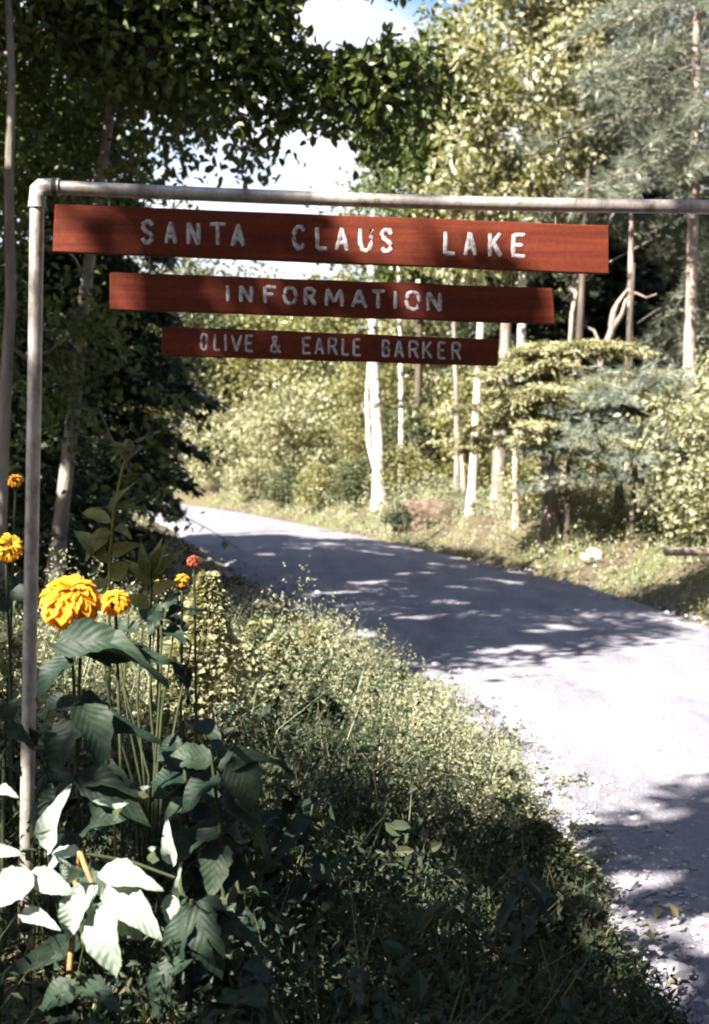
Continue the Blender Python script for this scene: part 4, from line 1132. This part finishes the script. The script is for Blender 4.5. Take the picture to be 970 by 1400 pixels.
broad_plant('dark bushy plant in the middle of the shaded verge', base_of(-.2, 3.2), [[(395, 1260), (385, 1130), (380, 1070)], [(395, 1260), (420, 1150), (428, 1100)]],
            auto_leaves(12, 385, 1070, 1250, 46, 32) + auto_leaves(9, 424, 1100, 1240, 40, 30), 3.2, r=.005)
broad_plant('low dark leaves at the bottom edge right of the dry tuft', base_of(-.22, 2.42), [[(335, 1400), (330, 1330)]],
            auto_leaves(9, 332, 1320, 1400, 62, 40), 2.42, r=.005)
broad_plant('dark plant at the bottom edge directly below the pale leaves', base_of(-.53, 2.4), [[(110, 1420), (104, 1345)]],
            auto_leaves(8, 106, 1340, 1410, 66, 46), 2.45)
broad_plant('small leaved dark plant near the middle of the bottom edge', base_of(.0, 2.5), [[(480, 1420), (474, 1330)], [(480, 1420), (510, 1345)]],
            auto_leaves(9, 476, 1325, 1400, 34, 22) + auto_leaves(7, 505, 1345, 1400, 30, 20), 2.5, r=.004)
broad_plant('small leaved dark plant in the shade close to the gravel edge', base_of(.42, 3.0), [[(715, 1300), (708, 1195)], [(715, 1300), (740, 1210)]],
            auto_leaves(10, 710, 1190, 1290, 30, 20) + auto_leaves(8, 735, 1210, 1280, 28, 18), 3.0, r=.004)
# tall bud stalk
def leafset(lst): return lst
bud = broad_plant('tall slender stalk with a single closed bud above narrow leaves', base_of(-.57, 3.2), [[(150, 1000), (150, 760), (157, 690), (168, 640), (175, 620)]],
            [((156, 695), (196, 692), 15, 0), ((155, 705), (160, 660), 16, -.05), ((152, 730), (120, 728), 22, 0), ((152, 726), (172, 716), 24, -.06), ((153, 715), (105, 690), 20, .05), ((150, 735), (100, 760), 24, .02),
             ((148, 760), (190, 740), 22, 0), ((148, 770), (95, 710), 24, .04), ((148, 790), (180, 770), 26, 0), ((148, 800), (110, 800), 22, 0)], 3.2, STALK, r=.0045, face=(.1, -.8, .5), name='flower_stalk', sm_='stem_olive')
broad_plant('grassy upright green leaves just left of the small red bloom', base_of(-.5, 3.4), [[(205, 900), (208, 800), (206, 770)]],
            [((206, 790), (228, 735), 16, 0), ((208, 790), (248, 745), 14, 0), ((204, 790), (190, 738), 16, 0), ((206, 800), (215, 730), 18, .03), ((204, 800), (175, 760), 18, 0), ((208, 810), (240, 790), 18, -.03), ((205, 830), (170, 810), 20, 0)], 3.4, STALK, r=.004, face=(.1, -.8, .5))

PET = {}
for key in ('petal_orange', 'petal_yellow', 'petal_red'):
    PET[key] = leaf_mesh(key, M[key], .35, .28, .04, .55, 4, 3)
def bloom(root, c, R, col, n, flat=.75, axis=Vector((-.1, -.35, .9)), single=False):
    axis = axis.normalized()
    q = Vector((0, 0, 1)).rotation_difference(axis)
    b = link('bloom', None, root, c - root.location)
    mb = MB()
    me = PET[col]
    co = np.array([v.co for v in me.vertices]); fc = [tuple(p.vertices) for p in me.polygons]
    # receptacle
    core = MB()
    tube(core, [q @ Vector((0, 0, -R * .55)), q @ Vector((0, 0, -R * .25)), q @ Vector((0, 0, R * .2))], [R * .2, R * .5, R * .3], 8)
    core.build('flower_base', M['stem'], b)
    for k in range(n):
        f = (k + .5) / n
        ph = k * 2.39996 + random.gauss(0, .22)
        th = max(.05, .1 + f * 1.95 + random.gauss(0, .09))                       # from the crown down over the rim
        out = Vector((math.sin(th) * math.cos(ph), math.sin(th) * math.sin(ph), math.cos(th) * flat))
        tang = Vector((math.cos(th) * math.cos(ph), math.cos(th) * math.sin(ph), -math.sin(th)))
        L = R * (.40 + .12 * f) * random.uniform(.85, 1.2)
        yv = (tang * (.55 + .3 * f) + out * (.75 - .3 * f)).normalized()
        base = out * R * .62
        zv = (out - yv * out.dot(yv)).normalized()
        xv = yv.cross(zv)
        w = L * random.uniform(.55, .8)
        m = Matrix(((xv.x * w, yv.x * L, zv.x * L * .8, base.x), (xv.y * w, yv.y * L, zv.y * L * .8, base.y), (xv.z * w, yv.z * L, zv.z * L * .8, base.z), (0, 0, 0, 1)))
        m = q.to_matrix().to_4x4() @ m
        if single:
            M4 = np.array(m)
            V = co @ M4[:3, :3].T + M4[:3, 3]
            mb.add(V, np.array(fc))
        else:
            p = link('petal', me, b); p.matrix_local = m
    if single:
        mb.build('petals', M[col], b)
    return b
def flower(label, x, y, d, wpx, col, n, base, leaves, single=True, flat=.75, axis=Vector((-.1, -.35, .9)), group='garden flowers by the sign post'):
    c = at(x, y, d)
    root = thing('flower', label, 'flower', base, group)
    R = wpx / 2 / F * d
    mid = base.lerp(c, .6) + Vector((random.uniform(-.02, .02), random.uniform(-.02, .02), 0))
    stem(root, [base, mid, c - axis.normalized() * R * .45], .005, .004)
    for k, (a_, b_, w) in enumerate(leaves):
        put_leaf(root, (BROAD + STALK)[k % 5], at(*a_, d), at(*b_, d + random.uniform(-.06, .06)), w / F * d, Vector((-.1, -.5, .8)), random.uniform(-.3, .3))
    bloom(root, c, R, col, n, flat, axis, single)
    return root
flower('large double orange bloom right of the post, biggest of the flowers', 97, 822, 2.85, 90, 'petal_orange', 170, base_of(-.63, 2.95),
       [((105, 880), (150, 900), 34), ((104, 900), (60, 915), 36), ((100, 960), (150, 960), 36)], single=False, flat=.8, axis=Vector((.05, -.35, .9)))
flower('darker orange bloom half hidden behind the large one', 157, 822, 2.98, 46, 'petal_orange', 90, base_of(-.54, 3.05), [((150, 900), (190, 890), 30)], flat=.7)
flower('small orange bloom high up left of the post', 21, 657, 3.9, 24, 'petal_orange', 34, base_of(-1.1, 4.0), [((18, 800), (40, 790), 26), ((18, 740), (-10, 730), 26)])
flower('yellow orange bloom low at the left edge behind the post', 12, 748, 3.7, 46, 'petal_yellow', 44, base_of(-1.02, 3.75), [((14, 810), (50, 815), 30), ((14, 830), (-20, 820), 30)], axis=Vector((.5, -.6, .4)))
flower('small red bloom above the pale pointed bush', 265, 767, 3.6, 22, 'petal_red', 34, base_of(-.44, 3.65), [((258, 840), (285, 830), 24), ((258, 860), (225, 850), 24)])
flower('small round orange bloom just below the red one', 249, 793, 3.6, 23, 'petal_orange', 34, base_of(-.47, 3.66), [((246, 850), (220, 835), 24)])
flower('small yellow bloom left of the round orange one', 220, 801, 3.55, 21, 'petal_yellow', 34, base_of(-.53, 3.62), [((215, 850), (190, 830), 26), ((215, 870), (250, 860), 26)], axis=Vector((.7, -.3, .5)))
# the closed bud on the stalk
mb = MB()
cb = at(175, 612, 3.2) - bud.location
tube(mb, [cb + Vector((0, 0, -.022)), cb + Vector((0, 0, -.01)), cb + Vector((0, 0, .006)), cb + Vector((0, 0, .022))], [.006, .016, .017, .005], 9, .08)
leaf_quads(mb, np.repeat(np.array([tuple(cb)]), 12, 0) + RNG.normal(size=(12, 3)) * .006, .05, aspect=.3, droop=-.2)
mb.build('bud', M['leaf_stalk'], bud)

# the pale pointed bushes in the sun
def cone_bush(label, x, d, top_y, base_w, n, leaf, lm):
    tp = at(x, top_y, d)
    bx = base_of(tp.x, d)
    root = thing('leafy_bush', label, 'bush', bx)
    H = tp.z - bx.z
    mb = MB()
    tube(mb, curve((0, 0, 0), (0, 0, H * .9), 6, 0, .01), np.linspace(.012, .004, 6), 6)
    t = RNG.uniform(0.12, 1, n) ** .85
    a = RNG.uniform(0, 6.28, n)
    rr = base_w * (1 - t) ** .8 * RNG.uniform(.5, 1, n) + .012
    P = np.stack([np.cos(a) * rr, np.sin(a) * rr, t * H], -1)
    for k in range(0, min(n, 260), 6):
        p = P[k]
        tube(mb, curve((0, 0, p[2] * .85), p, 3), [.004, .003, .002], 4, cap=False)
    mb.build('stem', M['stem'], root)
    mb = MB()
    al = np.stack([np.cos(a), np.sin(a), np.full(n, .1)], -1)
    leaf_quads(mb, P, leaf, aspect=.62, droop=.3, flat=.9, along=al, six=True)
    mb.build('foliage', M[lm], root, smooth=False)
    return root
cone_bush('pale pointed bush catching the sun right of the flowers', 284, 5.0, 785, .27, 2600, .034, 'leaf_pale')
cone_bush('wide pale bush at the foot of the pointed one', 250, 4.9, 880, .30, 800, .05, 'leaf_pale')
cone_bush('low pale bush with a thin tip by the road edge', 430, 7.2, 860, .42, 900, .055, 'leaf_pale')
cone_bush('small pale bush left of the thin tipped one', 355, 6.3, 850, .36, 800, .05, 'leaf_pale')

for lab_, x_, d_, ty, w_, n_, lf, mt in [
        ('feathery pale weed clump left of the post behind the yellow bloom', 15, 4.3, 868, .30, 800, .042, 'leaf_pale'),
        ('loose pale weed clump halfway down the sunny verge', 330, 5.7, 880, .34, 800, .038, 'weed_dry'),
        ('tall feathery weed clump beside the wide pale bush', 385, 6.0, 868, .30, 800, .036, 'weed_dry'),
        ('pale weed clump leaning out at the road edge where the shade ends', 505, 7.0, 925, .36, 800, .04, 'weed_dry'),
        ('low weed clump by the first sunlit gravel', 560, 6.5, 955, .34, 800, .038, 'leaf_pale'),
        ('yellowish weed clump on the verge opposite the bright gravel', 620, 5.8, 1010, .34, 800, .034, 'weed_dry'),
        ('dark green weed clump in the middle of the sunny verge', 440, 5.5, 950, .30, 800, .04, 'weed'),
        ('brownish weed clump where the near shade begins by the road', 690, 5.0, 1070, .26, 1500, .024, 'weed_dry'),
        ('dark feathery weed clump beside the shaded gravel', 735, 4.5, 1125, .34, 2600, .02, 'grass')]:
    cone_bush(lab_, x_, d_, ty, w_, n_, lf, mt)

# dry grass tuft, bottom left
def tuft(label, x, y, d, n, h, m):
    b_ = at(x, y, d)
    b_ = base_of(b_.x, d)
    mb = MB()
    blades(mb, np.zeros((n, 3)), np.full(n, h), .0035, .5, 3, .03)
    o = mb.build('grass_tuft', M[m], None, b_, smooth=False)
    return tag(o, label, 'grass tuft')
tuft('pale dry grass tuft at the bottom left beside the post', 130, 1400, 2.6, 22, .30, 'straw')
tuft('small dry grass tuft below the drooping lit leaf', 215, 1400, 2.62, 10, .24, 'straw')
